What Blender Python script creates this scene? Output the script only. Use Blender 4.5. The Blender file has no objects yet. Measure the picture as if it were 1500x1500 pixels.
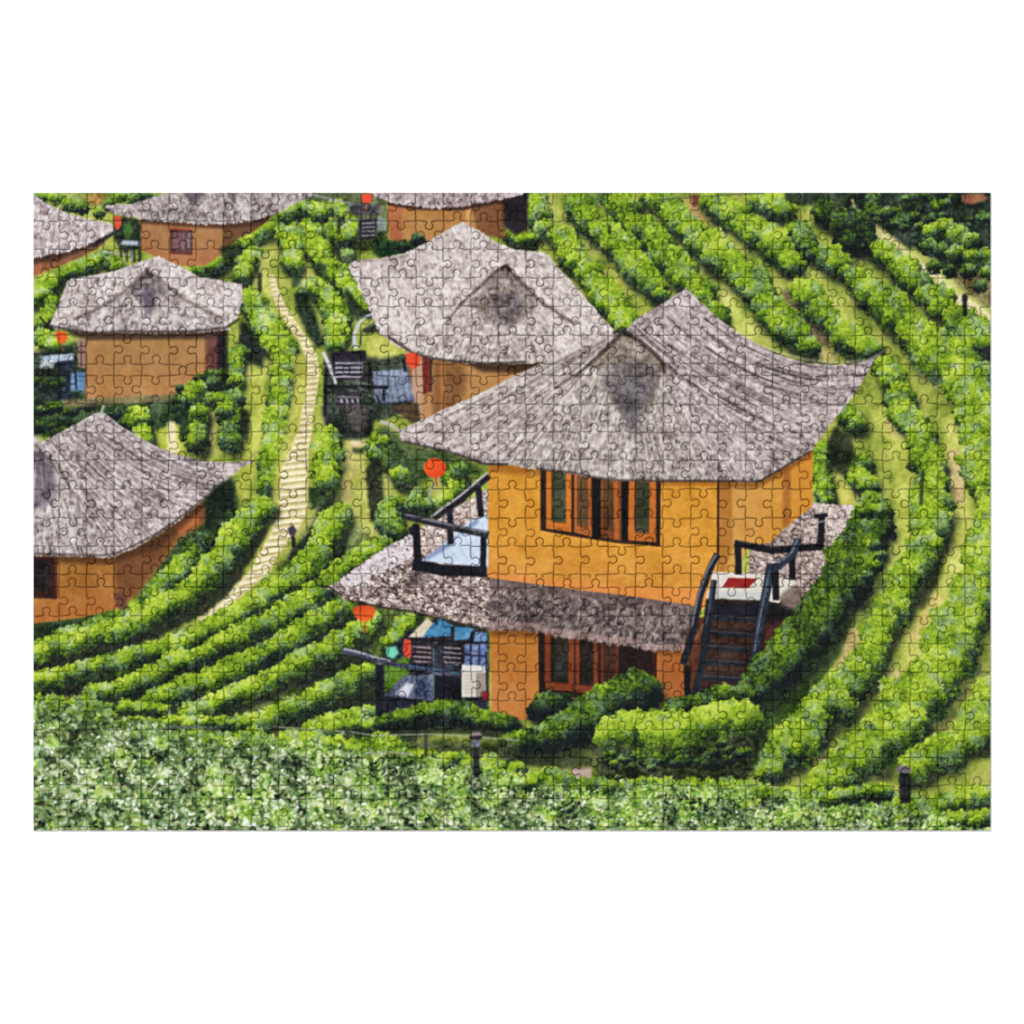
"""A finished jigsaw puzzle lying on a white tabletop, seen from straight above.

The photograph shows a flat printed object, so the scene is that object: about
nine hundred interlocking card pieces with real cut grooves and thickness.
Units: 1 picture pixel = 0.5 mm, x right, y up the picture, z towards the camera.
"""
import bpy, math
import numpy as np

scene = bpy.context.scene
U = 0.0005                                     # metres per picture pixel
THICK = 0.0019                                 # 1.9 mm grey board

# ---- camera: on the table's normal, framed on the square photograph ----------
cam_data = bpy.data.cameras.new("camera")
cam = bpy.data.objects.new("camera", cam_data); scene.collection.objects.link(cam)
cam.location = (0.0, 0.0, 2.4)
cam.rotation_euler = (0, 0, 0)
cam_data.sensor_width = 36
cam_data.lens = 36*(2.4-THICK)/(1500*U)
cam_data.clip_start = 0.05; cam_data.clip_end = 100
scene.camera = cam

# ---- studio light: soft even room light plus one large soft box --------------
world = bpy.data.worlds.new("World"); scene.world = world
world.use_nodes = True
bg = world.node_tree.nodes["Background"]
bg.inputs[0].default_value = (1, 1, 1, 1); bg.inputs[1].default_value = 0.86
soft = bpy.data.lights.new("softbox", 'AREA'); soft.shape = 'SQUARE'; soft.size = 1.6; soft.energy = 205
soft_o = bpy.data.objects.new("softbox", soft); scene.collection.objects.link(soft_o)
soft_o.location = (-2.6, 3.0, 4.0)
import mathutils
soft_o.rotation_euler = (mathutils.Vector((0, 0, 0))-soft_o.location).to_track_quat('-Z', 'Y').to_euler()

scene.view_settings.view_transform = 'Standard'; scene.view_settings.look = 'None'
scene.view_settings.exposure = 0; scene.view_settings.gamma = 1; scene.view_settings.use_curve_mapping = False
scene.cycles.max_bounces = 4

# ---- materials ---------------------------------------------------------------
def principled(name, base, rough, spec=0.2):
    m = bpy.data.materials.new(name); m.use_nodes = True
    b = m.node_tree.nodes["Principled BSDF"]
    b.inputs["Base Color"].default_value = (*base, 1); b.inputs["Roughness"].default_value = rough
    b.inputs["Specular IOR Level"].default_value = spec
    return m, b
mat_table, tb = principled("white_laminate", (0.9, 0.9, 0.9), 0.6, 0.1)
nt = mat_table.node_tree; tn = nt.nodes.new("ShaderNodeTexNoise"); tn.inputs["Scale"].default_value = 900
bp = nt.nodes.new("ShaderNodeBump"); bp.inputs["Strength"].default_value = 0.02; bp.inputs["Distance"].default_value = 0.0002
nt.links.new(tn.outputs[0], bp.inputs["Height"]); nt.links.new(bp.outputs[0], tb.inputs["Normal"])

mat_print, pb = principled("printed_card", (0.5, 0.5, 0.5), 0.62, 0.08)
nt = mat_print.node_tree; at = nt.nodes.new("ShaderNodeAttribute"); at.attribute_name = "ink"
nt.links.new(at.outputs["Color"], pb.inputs["Base Color"])
tc = nt.nodes.new("ShaderNodeTexCoord"); pn = nt.nodes.new("ShaderNodeTexNoise"); pn.inputs["Scale"].default_value = 1400
bp = nt.nodes.new("ShaderNodeBump"); bp.inputs["Strength"].default_value = 0.06; bp.inputs["Distance"].default_value = 0.0001
nt.links.new(tc.outputs["Object"], pn.inputs["Vector"]); nt.links.new(pn.outputs[0], bp.inputs["Height"]); nt.links.new(bp.outputs[0], pb.inputs["Normal"])

# ---- the tabletop ------------------------------------------------------------
def link(name, mesh, parent=None, **props):
    o = bpy.data.objects.new(name, mesh); scene.collection.objects.link(o); o.parent = parent
    for k, v in props.items(): o[k] = v
    return o
S = 1.6
me = bpy.data.meshes.new("tabletop")
V = [(-S, -S, 0), (S, -S, 0), (S, S, 0), (-S, S, 0), (-S, -S, -.03), (S, -S, -.03), (S, S, -.03), (-S, S, -.03)]
me.from_pydata(V, [], [(0, 1, 2, 3), (7, 6, 5, 4), (0, 4, 5, 1), (1, 5, 6, 2), (2, 6, 7, 3), (3, 7, 4, 0)])
me.materials.append(mat_table)
link("tabletop", me, None, kind="structure", label="plain white tabletop under the finished jigsaw puzzle", category="tabletop")

# ============================================================================
# THE PRINT.  The jigsaw is a flat printed object; its artwork (a photograph of
# thatched cottages between tea hedges) is ink on card, so it is composed here
# as a 2-D picture in numpy and carried by the pieces as a colour attribute.
# Units of the picture: x 49..1451, y 283..1217 (y down), pixel positions traced from the image.
# ============================================================================
PX0, PY0, PW, PH, SS = 49, 283, 1402, 934, 2
rng = np.random.default_rng(11)
CW, CH = PW*SS, PH*SS
canvas = np.zeros((CH, CW, 3), np.float32)

def noise(cell, seed, octaves=2):
    """smooth value noise in 0..1 over the canvas, cell in picture px"""
    out = np.zeros((CH, CW), np.float32); amp = 1.0; tot = 0
    for o in range(octaves):
        r = np.random.default_rng(seed*7+o)
        c = max(cell*SS/(2**o), 1.5)
        gh, gw = int(CH/c)+3, int(CW/c)+3
        g = r.random((gh, gw)).astype(np.float32)
        yy = np.arange(CH, dtype=np.float32)/c; xx = np.arange(CW, dtype=np.float32)/c
        yi = yy.astype(int); xi = xx.astype(int)
        fy = yy-yi; fx = xx-xi; fy = fy*fy*(3-2*fy); fx = fx*fx*(3-2*fx)
        rows = g[yi]*(1-fy)[:, None]+g[yi+1]*fy[:, None]
        out += amp*(rows[:, xi]*(1-fx)+rows[:, xi+1]*fx); tot += amp; amp *= 0.6
    out /= tot
    return np.clip((out-0.5)*1.5+0.5, 0, 1)

N_PATCH = noise(26, 1); N_PALE = noise(11, 2); N_FINE = noise(5, 3); N_GRAIN = noise(2.2, 4, 1)

def samp(f, x, y):
    xi = np.clip(((x-PX0)*SS).astype(int), 0, CW-1); yi = np.clip(((y-PY0)*SS).astype(int), 0, CH-1)
    return f[yi, xi]

def ramp(t, stops):
    t = np.clip(t, 0, 1); s = np.array(stops, np.float32); k = np.linspace(0, 1, len(s))
    return np.stack([np.interp(t, k, s[:, c]) for c in range(3)], -1).astype(np.float32)

LEAF = [(16, 26, 24), (30, 46, 30), (54, 80, 26), (92, 124, 24), (130, 162, 30), (164, 194, 46), (198, 216, 90)]
PALE = [(20, 30, 32), (42, 60, 50), (76, 102, 70), (104, 136, 86), (132, 162, 100), (158, 184, 122), (188, 206, 150)]
THATCH = [(70, 62, 60), (104, 94, 92), (136, 125, 122), (162, 151, 148), (184, 174, 170), (204, 195, 190), (224, 217, 212)]

def splat(x, y, a, b, ang, rgb):
    """opaque little ellipses, painted in order; a, b in picture px"""
    x = (np.asarray(x)-PX0)*SS; y = (np.asarray(y)-PY0)*SS
    a = np.broadcast_to(np.asarray(a, np.float32)*SS, x.shape); b = np.broadcast_to(np.asarray(b, np.float32)*SS, x.shape)
    ang = np.broadcast_to(np.asarray(ang, np.float32), x.shape)
    R = int(np.ceil(max(a.max(), b.max())))
    gx, gy = np.meshgrid(np.arange(-R, R+1), np.arange(-R, R+1)); gx = gx.ravel(); gy = gy.ravel()
    step = max(1, int(3e6/len(gx))); flat = canvas.reshape(-1, 3)
    for s in range(0, len(x), step):
        e = slice(s, s+step)
        xi = np.round(x[e]).astype(int)[:, None]+gx; yi = np.round(y[e]).astype(int)[:, None]+gy
        dx = xi-x[e][:, None]; dy = yi-y[e][:, None]
        c = np.cos(ang[e])[:, None]; q = np.sin(ang[e])[:, None]
        m = ((dx*c+dy*q)/a[e][:, None])**2+((-dx*q+dy*c)/b[e][:, None])**2 <= 1.05
        m &= (xi >= 0) & (xi < CW) & (yi >= 0) & (yi < CH)
        who = np.broadcast_to(np.arange(xi.shape[0])[:, None], xi.shape)[m]
        flat[(yi*CW+xi)[m]] = rgb[e][who]

def poly_mask(pts, feather=0.0):
    p = (np.array(pts, np.float64)-(PX0, PY0))*SS
    x0 = max(int(p[:, 0].min())-2, 0); x1 = min(int(p[:, 0].max())+3, CW)
    y0 = max(int(p[:, 1].min())-2, 0); y1 = min(int(p[:, 1].max())+3, CH)
    if x1 <= x0 or y1 <= y0: return None
    X, Y = np.meshgrid(np.arange(x0, x1)+0.5, np.arange(y0, y1)+0.5)
    m = np.zeros(X.shape, bool)
    for i in range(len(p)):
        (ax, ay), (bx, by) = p[i], p[(i+1) % len(p)]
        if ay == by: continue
        m ^= ((ay > Y) != (by > Y)) & (X < (bx-ax)*(Y-ay)/(by-ay)+ax)
    m = m.astype(np.float32)
    if feather > 0: m = blur(m, feather*SS)
    return (slice(y0, y1), slice(x0, x1)), m

def blur(a, s):
    r = max(1, int(2.5*s)); k = np.exp(-0.5*(np.arange(-r, r+1)/s)**2); k /= k.sum()
    for ax in (0, 1):
        pad = [(0, 0)]*a.ndim; pad[ax] = (r, r)
        b = np.pad(a, pad, mode='edge'); o = np.zeros_like(a)
        for i, w in enumerate(k):
            sl = [slice(None)]*a.ndim; sl[ax] = slice(i, i+a.shape[ax]); o += w*b[tuple(sl)]
        a = o
    return a

def poly(pts, col, alpha=1.0, feather=0.0, tex=10, col2=None, axis=None):
    """flat shape; col2+axis=(x0,y0,x1,y1) gives a gradient of inks, tex adds mottling"""
    r = poly_mask(pts, feather)
    if r is None: return
    sl, m = r; m = (m*alpha)[..., None]
    c = np.array(col, np.float32)*np.ones(m.shape[:2]+(3,), np.float32)
    if col2 is not None:
        Y, X = np.mgrid[sl[0], sl[1]]; X = X/SS+PX0; Y = Y/SS+PY0
        ax, ay, bx, by = axis; t = ((X-ax)*(bx-ax)+(Y-ay)*(by-ay))/((bx-ax)**2+(by-ay)**2)
        t = np.clip(t, 0, 1)[..., None]; c = c*(1-t)+np.array(col2, np.float32)*t
    if tex: c = c+((N_FINE[sl]-0.5)*tex*.7+(N_GRAIN[sl]-0.5)*tex*0.5+(N_PATCH[sl]-0.5)*tex)[..., None]
    canvas[sl] = canvas[sl]*(1-m)+c*m

def resample(pts, n):
    p = np.array(pts, np.float64); d = np.r_[0, np.cumsum(np.hypot(*np.diff(p[:, :2], axis=0).T))]
    t = np.linspace(0, d[-1], n)
    return np.stack([np.interp(t, d, p[:, i]) for i in range(p.shape[1])], -1)

def line(pts, w, col, alpha=1.0, feather=0.0, tex=10):
    """a stroke of width w (may taper: w=(w0,w1))"""
    w0, w1 = (w, w) if np.isscalar(w) else w
    p = np.array(pts, np.float64); n = len(p)
    t = np.gradient(p, axis=0); t /= np.hypot(t[:, 0], t[:, 1])[:, None]+1e-9
    nn = np.stack([-t[:, 1], t[:, 0]], -1)*(np.linspace(w0, w1, n)/2)[:, None]
    poly(np.r_[p+nn, (p-nn)[::-1]], col, alpha, feather, tex)

def lines(segs, w, col, **k):
    for s in segs: line(s, w, col, **k)

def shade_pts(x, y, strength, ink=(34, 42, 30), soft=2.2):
    """soft shadow painted into the print, under bushes and in furrows, where the points fall"""
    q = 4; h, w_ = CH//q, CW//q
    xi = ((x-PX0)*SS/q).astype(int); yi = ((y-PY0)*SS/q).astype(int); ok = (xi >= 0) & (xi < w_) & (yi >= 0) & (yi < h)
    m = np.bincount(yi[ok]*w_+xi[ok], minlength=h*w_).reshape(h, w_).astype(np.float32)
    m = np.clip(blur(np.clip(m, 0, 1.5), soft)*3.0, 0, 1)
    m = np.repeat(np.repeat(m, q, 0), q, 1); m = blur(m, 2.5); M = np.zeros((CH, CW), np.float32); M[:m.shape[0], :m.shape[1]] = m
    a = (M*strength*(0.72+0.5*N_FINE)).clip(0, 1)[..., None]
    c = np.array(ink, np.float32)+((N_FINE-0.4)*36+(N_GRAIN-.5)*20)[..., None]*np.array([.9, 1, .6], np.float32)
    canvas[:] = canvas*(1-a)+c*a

# ---- foliage -----------------------------------------------------------------
bushes = []          # (x, y, rx, ry, light, pale, leaf)
def bush(x, y, r, light=0.0, pale=0.0, ry=None, leaf=1.0):
    bushes.append((x, y, r, ry or r*0.9, light, pale, leaf))

def hedge(pts, light=0.0, pale=0.0, leaf=1.0, gap=0.42, jit=0.15):
    """a clipped tea hedge: (x, y, half width) along its crest"""
    p = np.array(pts, np.float64); L = np.hypot(*np.diff(p[:, :2], axis=0).T).sum()
    n = max(2, int(L/(p[:, 2].mean()*gap))); q = resample(p, n)
    for x, y, w in q:
        j = rng.normal(0, jit, 3)
        r = w*(1+j[2]*0.8)
        bushes.append((x+j[0]*w, y+j[1]*w, r, r*0.92, light+rng.normal(0, 0.05), pale, leaf))

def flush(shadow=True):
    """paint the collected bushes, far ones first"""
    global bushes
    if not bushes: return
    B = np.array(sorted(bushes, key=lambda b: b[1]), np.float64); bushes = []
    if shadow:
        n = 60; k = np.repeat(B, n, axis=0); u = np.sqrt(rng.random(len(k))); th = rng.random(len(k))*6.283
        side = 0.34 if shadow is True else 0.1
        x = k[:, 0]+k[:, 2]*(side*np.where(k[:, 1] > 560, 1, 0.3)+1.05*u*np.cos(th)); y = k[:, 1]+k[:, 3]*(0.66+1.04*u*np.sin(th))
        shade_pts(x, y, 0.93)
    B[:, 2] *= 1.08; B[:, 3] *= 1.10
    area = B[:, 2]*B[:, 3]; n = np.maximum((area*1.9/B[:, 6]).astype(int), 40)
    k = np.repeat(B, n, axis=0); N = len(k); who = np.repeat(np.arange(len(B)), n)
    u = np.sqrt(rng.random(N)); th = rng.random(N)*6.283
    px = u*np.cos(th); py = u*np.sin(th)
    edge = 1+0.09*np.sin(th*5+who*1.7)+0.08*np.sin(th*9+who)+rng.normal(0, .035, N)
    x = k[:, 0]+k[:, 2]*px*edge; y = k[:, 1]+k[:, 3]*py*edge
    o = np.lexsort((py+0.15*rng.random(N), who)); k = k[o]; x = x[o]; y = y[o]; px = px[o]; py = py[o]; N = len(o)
    # how far down the bush's front the leaf hangs: a sunlit crown and a shaded skirt are painted into the leaf inks
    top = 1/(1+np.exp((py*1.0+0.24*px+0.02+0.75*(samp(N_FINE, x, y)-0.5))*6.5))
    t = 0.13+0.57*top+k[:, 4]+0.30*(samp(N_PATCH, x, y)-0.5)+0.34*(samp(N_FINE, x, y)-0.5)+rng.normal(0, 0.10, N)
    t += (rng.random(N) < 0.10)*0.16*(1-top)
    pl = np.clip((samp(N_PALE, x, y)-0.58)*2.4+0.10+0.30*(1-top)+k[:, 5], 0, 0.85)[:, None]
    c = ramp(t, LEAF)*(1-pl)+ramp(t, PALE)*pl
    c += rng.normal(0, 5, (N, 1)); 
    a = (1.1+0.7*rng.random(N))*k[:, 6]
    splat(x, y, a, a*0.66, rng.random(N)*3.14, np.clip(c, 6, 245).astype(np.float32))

# ---- thatch ------------------------------------------------------------------
def thatch(T, B, n, sag=(0, 0), tone=0.0, tint=(0, 0, 0), rows=0.0, rag=4, lenf=(0.03, 0.14), streak=0.5, w=1.15, stops=THATCH, cont=1.0):
    """straw strokes laid from the upper line T to the lower line B"""
    M = 400; T = resample(T, M); B = resample(B, M)
    poly(np.r_[T, np.stack([T[-1]*(1-v)+B[-1]*v+np.array([0, sag[1]*4*v*(1-v)]) for v in np.linspace(0.05, 1, 20)]), B[::-1]], tuple(ramp(np.array([0.45+tone]), stops)[0]), 1, .5, 20)
    u = rng.random(n); v0 = rng.random(n)**0.9
    Ln = lenf[0]+(lenf[1]-lenf[0])*rng.random(n)
    n = n//2; u = u[:n]; v0 = v0[:n]; Ln = Ln[:n]*0.8
    i = (u*(M-1)).astype(int)
    chord = np.hypot(*(B[i]-T[i]).T)+1e-6
    ub = np.random.default_rng(int(T[0, 0]+n)).random(90); vb = np.random.default_rng(int(B[0, 0]+n)).random((60, 14))
    band = np.interp(u*89*0.999, np.arange(90), ub)              # long streaks that follow the straw
    patch = vb[(u*59).astype(int), (np.clip(v0, 0, .999)*14).astype(int)]
    base = 0.50+tone+cont*(streak*0.34*(band-0.5)+0.14*(patch-0.5)+rng.normal(0, 0.125, n))
    if rows: base += 0.10*np.sin(v0*rows*6.283)
    order = np.argsort(v0+0.05*rng.random(n)); K = 9
    i = i[order]; v0 = v0[order]; Ln = Ln[order]; base = base[order]; chord = chord[order]
    v = v0[:, None]+Ln[:, None]*np.linspace(0, 1, K)
    lim = 1+(rng.random(n)*rag/chord)[:, None]
    v = np.minimum(v, lim)
    s = sag[0]+(sag[1]-sag[0])*(i/(M-1))
    P = T[i][:, None]*(1-v[..., None])+B[i][:, None]*v[..., None]
    P[..., 1] += s[:, None]*4*v*(1-v)
    P += rng.normal(0, 0.5, (n, 1, 2))
    x = P[..., 0].ravel(); y = P[..., 1].ravel()
    t = np.repeat(base, K)+0.50*(samp(N_FINE, x, y)-0.5)+0.22*(samp(N_PATCH, x, y)-0.5)
    c = ramp(t, stops)+np.array(tint, np.float32)
    splat(x, y, w, w, 0, np.clip(c, 8, 250).astype(np.float32))

def clump_thatch(pts, n, tone=0.0, size=2.2, stops=THATCH, ang=0.5, cont=1.0):
    """weathered leaf thatch: overlapping curled leaf ends"""
    p = np.array(pts); x0, y0 = p.min(0); x1, y1 = p.max(0)
    x = x0+(x1-x0)*rng.random(n*2); y = y0+(y1-y0)*rng.random(n*2)
    sl, m = poly_mask(pts); mm = np.zeros((CH, CW), bool); mm[sl] = m > 0.5
    ok = samp(mm, x, y) & (x > PX0) & (x < PX0+PW) & (y > PY0) & (y < PY0+PH); x = x[ok]; y = y[ok]
    o = np.argsort(y+rng.random(len(y))*6); x = x[o]; y = y[o]; N = len(x)
    t = 0.5+tone+cont*(rng.normal(0, 0.2, N)+0.5*(samp(N_FINE, x, y)-0.5))
    splat(x, y, size*(0.7+0.6*rng.random(N)), size*0.42, ang+rng.normal(0, 0.5, N), ramp(t, stops))

# ============================== COMPOSITION ===================================
# lawn and earth between the rows
g = 0.55*N_PATCH+0.30*N_FINE+0.15*N_GRAIN
canvas[:] = ramp(g.ravel(), [(84, 104, 38), (126, 144, 50), (158, 170, 66), (180, 182, 90), (194, 182, 118)]).reshape(CH, CW, 3)
def lawn(pts, w, col, alpha=0.9, tex=34, feather=3): line(pts, w, col, alpha, feather, tex)

TAN = (206, 186, 128); YG = (170, 180, 82); GREY = (178, 170, 120)
# ---- far top-left woodland and shade
poly([(49, 283), (240, 283), (190, 305), (150, 318), (100, 312), (49, 295)], (132, 146, 66), tex=60)
for x, y, r, l, p in [(60, 288, 12, .0, .7), (84, 290, 12, .05, .1), (104, 300, 12, -.1, .5), (176, 288, 10, .05, .2), (196, 292, 10, -.05, .6), (120, 305, 10, -.2, .3), (145, 312, 9, -.05, .2), (160, 300, 10, -.1, .4), (215, 288, 9, -.1, .6)]:
    bush(x, y, r, l, p)
flush(False)
poly([(126, 285), (150, 283), (153, 297), (138, 303), (128, 296)], (176, 128, 70), .8, 2, 40)
# dark woods top right
poly([(1236, 283), (1452, 283), (1452, 440), (1405, 430), (1350, 380), (1300, 345), (1262, 320), (1230, 300)], (40, 54, 40), tex=46, feather=2)
poly([(1150, 283), (1250, 283), (1240, 305), (1150, 300)], (50, 64, 44), tex=50, feather=2)
for i in range(70):
    x = rng.uniform(1240, 1452); y = rng.uniform(278, 345)
    if y > 300 and x < 1240+(y-300)*1.6: continue
    bush(x, y, rng.uniform(6, 11), rng.uniform(-.46, -.14), .35)
flush(False)
poly([(1408, 286), (1440, 284), (1448, 292), (1425, 300), (1410, 298)], (156, 98, 74), .9, 1.5, 30)
line([(1248, 292), (1252, 304), (1240, 312), (1228, 306)], 4, (206, 178, 130), .85, 1)
poly([(1225, 305), (1262, 316), (1300, 345), (1330, 368), (1352, 378), (1330, 385), (1290, 362), (1250, 330)], (196, 186, 124), .85, 2, 30)
poly([(1350, 395), (1452, 395), (1452, 452), (1400, 445)], (116, 104, 62), .9, 3, 50)
# pale stepped path, upper right
lawn([(1262, 318), (1300, 346), (1340, 380)], 8, (200, 194, 130))
lawn([(1330, 372), (1365, 392), (1395, 428), (1425, 452), (1455, 474)], 24, (186, 196, 96))
line([(1340, 384), (1372, 405), (1395, 432), (1420, 447), (1455, 474)], (9, 15), (222, 208, 158), .95, 1.2, 26)
for i in range(7):
    x = 1400+i*8; y = 433+i*6; line([(x-6, y+5), (x+6, y-1)], 1.5, (170, 150, 110), .7, .5)
for x, y, r, l, p in [(1366, 340, 14, .08, .1), (1385, 334, 14, .12, 0), (1402, 342, 14, .12, 0), (1422, 352, 12, .10, 0), (1360, 362, 13, -.05, .4), (1380, 368, 12, -.28, .2), (1400, 372, 14, -.02, .3), (1425, 376, 13, .04, .3), (1446, 374, 12, .08, .1), (1368, 392, 11, -.25, .2), (1392, 398, 10, -.3, .2), (1418, 398, 12, -.12, .4), (1446, 400, 11, -.08, .2), (1436, 420, 10, -.2, .3), (1300, 312, 9, -.2, .5), (1340, 318, 9, -.22, .4), (1385, 300, 9, -.2, .7), (1445, 322, 9, -.2, .3)]:
    bush(x, y, r, l, p)
flush(False)

# ---- earth tones between the upper rows
for pts in [[(805, 285), (812, 330), (850, 370), (890, 415), (915, 445)], [(870, 290), (905, 345), (950, 400), (985, 430)], [(945, 285), (985, 345), (1035, 400)],
            [(1010, 290), (1045, 345), (1100, 400), (1130, 440), (1185, 500), (1215, 530)], [(1090, 290), (1150, 350), (1200, 405), (1225, 440), (1255, 490), (1275, 515)]]:
    lawn(pts, 14, YG, .8)
lawn([(1200, 430), (1218, 445), (1240, 480), (1258, 498)], 16, (200, 204, 100))
lawn([(1055, 440), (1080, 470), (1100, 495)], 26, (196, 204, 100))
lawn([(868, 398), (905, 420), (915, 450)], 12, (198, 120, 62), .6)
lawn([(1010, 288), (1020, 315), (1032, 330)], 14, (176, 124, 84), .7)
lawn([(1150, 425), (1190, 480), (1215, 510)], 16, (96, 74, 62), .8)
lawn([(1200, 515), (1225, 528)], 18, (204, 186, 120), .8)

# ---- upper right hedge rows
hedge(gap=.52, jit=.16, pts=[(783, 290, 14), (788, 315, 15), (795, 332, 15)], light=0.04)
hedge(gap=.52, jit=.16, pts=[(742, 338, 11), (762, 346, 14), (778, 352, 11)], light=0.01)
hedge(gap=.52, jit=.16, pts=[(812, 344, 14), (830, 352, 17), (843, 378, 20), (860, 400, 20), (876, 422, 20), (895, 446, 20), (915, 468, 19), (918, 480, 14)], light=0.07)
hedge(gap=.52, jit=.16, pts=[(843, 290, 17), (852, 305, 20), (860, 322, 16), (889, 342, 20), (905, 362, 20), (925, 385, 20), (940, 400, 19), (958, 422, 16), (965, 432, 14)], light=0.01)
hedge(gap=.52, jit=.16, pts=[(895, 290, 16), (908, 302, 19), (925, 322, 17), (946, 340, 20), (970, 370, 20), (990, 384, 20), (1002, 404, 19), (1023, 424, 16), (1038, 448, 16), (1056, 468, 15)], light=0.01)
hedge(gap=.52, jit=.16, pts=[(950, 288, 16), (985, 305, 19), (1000, 330, 20), (1023, 348, 19), (1050, 374, 21), (1078, 393, 19), (1107, 420, 21), (1124, 450, 20), (1148, 473, 21), (1170, 494, 20), (1190, 510, 16)], light=-0.01, pale=.1)
hedge(gap=.52, jit=.16, pts=[(1042, 298, 17), (1068, 312, 19), (1090, 330, 19), (1108, 338, 19), (1126, 355, 21), (1146, 378, 21), (1166, 394, 21)], light=0.06)
hedge(gap=.52, jit=.16, pts=[(1170, 424, 16), (1186, 430, 19), (1200, 446, 17), (1210, 466, 17), (1226, 480, 16), (1245, 500, 19), (1264, 510, 16), (1280, 515, 12)], light=0.04)
hedge(gap=.52, jit=.16, pts=[(1118, 295, 16), (1135, 302, 17), (1150, 312, 15)], light=0.11)
hedge(gap=.52, jit=.16, pts=[(1160, 340, 14), (1175, 345, 17), (1180, 362, 14), (1192, 372, 11)], light=-0.13, pale=.6)
hedge(gap=.52, jit=.16, pts=[(1208, 378, 16), (1228, 383, 19), (1240, 400, 15)], light=-0.01, pale=.25)
hedge(gap=.52, jit=.16, pts=[(1258, 414, 19), (1280, 432, 21), (1303, 455, 24), (1325, 470, 22), (1350, 498, 24), (1380, 515, 28), (1402, 536, 30), (1418, 562, 28), (1432, 590, 28), (1440, 620, 28)], light=0.04)
hedge(gap=.52, jit=.16, pts=[(1206, 308, 17), (1225, 320, 17), (1245, 334, 19), (1265, 346, 19), (1278, 362, 15)], light=-0.35)
hedge(gap=.52, jit=.16, pts=[(1285, 362, 10), (1306, 378, 17), (1325, 396, 19), (1345, 415, 17), (1365, 432, 17), (1385, 450, 19), (1405, 472, 20), (1428, 490, 21), (1448, 510, 21)], light=-0.03, pale=.1)
hedge(gap=.52, jit=.16, pts=[(1445, 560, 16), (1450, 590, 16)], light=-0.06)

flush()
# ---- right hand rows that sweep down past the house: lawns first
lawn([(1285, 600), (1310, 640), (1322, 690), (1326, 740), (1318, 800), (1310, 850)], 26, (188, 196, 86))
lawn([(1300, 610), (1312, 640)], 14, (206, 180, 120), .7)
lawn([(1392, 610), (1402, 660), (1406, 720), (1410, 770), (1400, 830), (1375, 880), (1345, 930), (1325, 990), (1298, 1030)], 28, (196, 200, 96))
lawn([(1398, 660), (1402, 700), (1404, 740)], 18, (206, 178, 128), .85)
lawn([(1372, 870), (1352, 915), (1338, 940)], 18, (208, 188, 110), .85)
lawn([(1320, 985), (1310, 1005), (1298, 1030)], 16, (204, 180, 128), .9)
lawn([(1252, 920), (1243, 950), (1236, 975), (1225, 995)], 18, (206, 180, 120), .95)
lawn([(1160, 1110), (1110, 1150)], 18, (196, 186, 90), .7)
# shaded lawn beside the house (dark green grass)
poly([(1290, 800), (1282, 850), (1252, 905), (1228, 960), (1200, 1010), (1165, 1060), (1120, 1115), (1090, 1145), (1060, 1130), (1120, 1040), (1200, 930), (1240, 850)], (58, 84, 30), .95, 3, 40)
lawn([(1375, 820), (1365, 850), (1345, 890)], 18, (44, 52, 34), .8)
hedge([(1299, 536, 16), (1311, 558, 20), (1322, 580, 20), (1318, 605, 17), (1338, 622, 20), (1350, 640, 20), (1353, 664, 22), (1364, 690, 22), (1366, 712, 22), (1360, 740, 25), (1362, 765, 25), (1358, 795, 22), (1344, 825, 22), (1325, 850, 20), (1316, 875, 22), (1297, 900, 24), (1285, 925, 22), (1278, 950, 19), (1268, 972, 22), (1250, 1000, 28), (1226, 1026, 29), (1198, 1050, 28), (1176, 1076, 28), (1148, 1102, 26), (1128, 1126, 21)], .02, .05)
hedge([(1414, 610, 18), (1430, 635, 22), (1438, 662, 25), (1438, 695, 25), (1446, 730, 18), (1448, 765, 19), (1440, 800, 25), (1438, 835, 27), (1432, 870, 29), (1410, 905, 35), (1395, 940, 37), (1382, 970, 36), (1364, 1004, 37), (1338, 1036, 36), (1312, 1066, 36), (1282, 1092, 31), (1250, 1116, 30), (1218, 1142, 27), (1192, 1160, 20)], .07)
hedge([(1448, 1005, 16), (1436, 1030, 20), (1428, 1052, 20), (1440, 1080, 18), (1412, 1082, 20), (1392, 1098, 21), (1368, 1108, 21), (1346, 1120, 20), (1330, 1134, 13)], .08)
hedge([(1448, 1162, 15), (1425, 1166, 15), (1400, 1174, 16), (1375, 1178, 15), (1350, 1190, 15)], .06)
hedge([(1232, 598, 10), (1243, 612, 15), (1256, 626, 13)], .02)
hedge([(1205, 655, 11), (1200, 680, 12), (1206, 715, 13), (1212, 735, 10)], .0)
hedge([(1262, 676, 16), (1256, 700, 14), (1272, 712, 14)], -.02)
flush()
poly([(1222, 625), (1248, 640), (1252, 668), (1238, 700), (1222, 690), (1212, 650)], (30, 38, 30), .85, 2.5, 36)
line([(1352, 690), (1349, 740)], 5, (26, 34, 26), .8, 1.5)
poly([(1225, 715), (1245, 712), (1248, 735), (1232, 740)], (190, 184, 80), .9, 2, 30)

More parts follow.
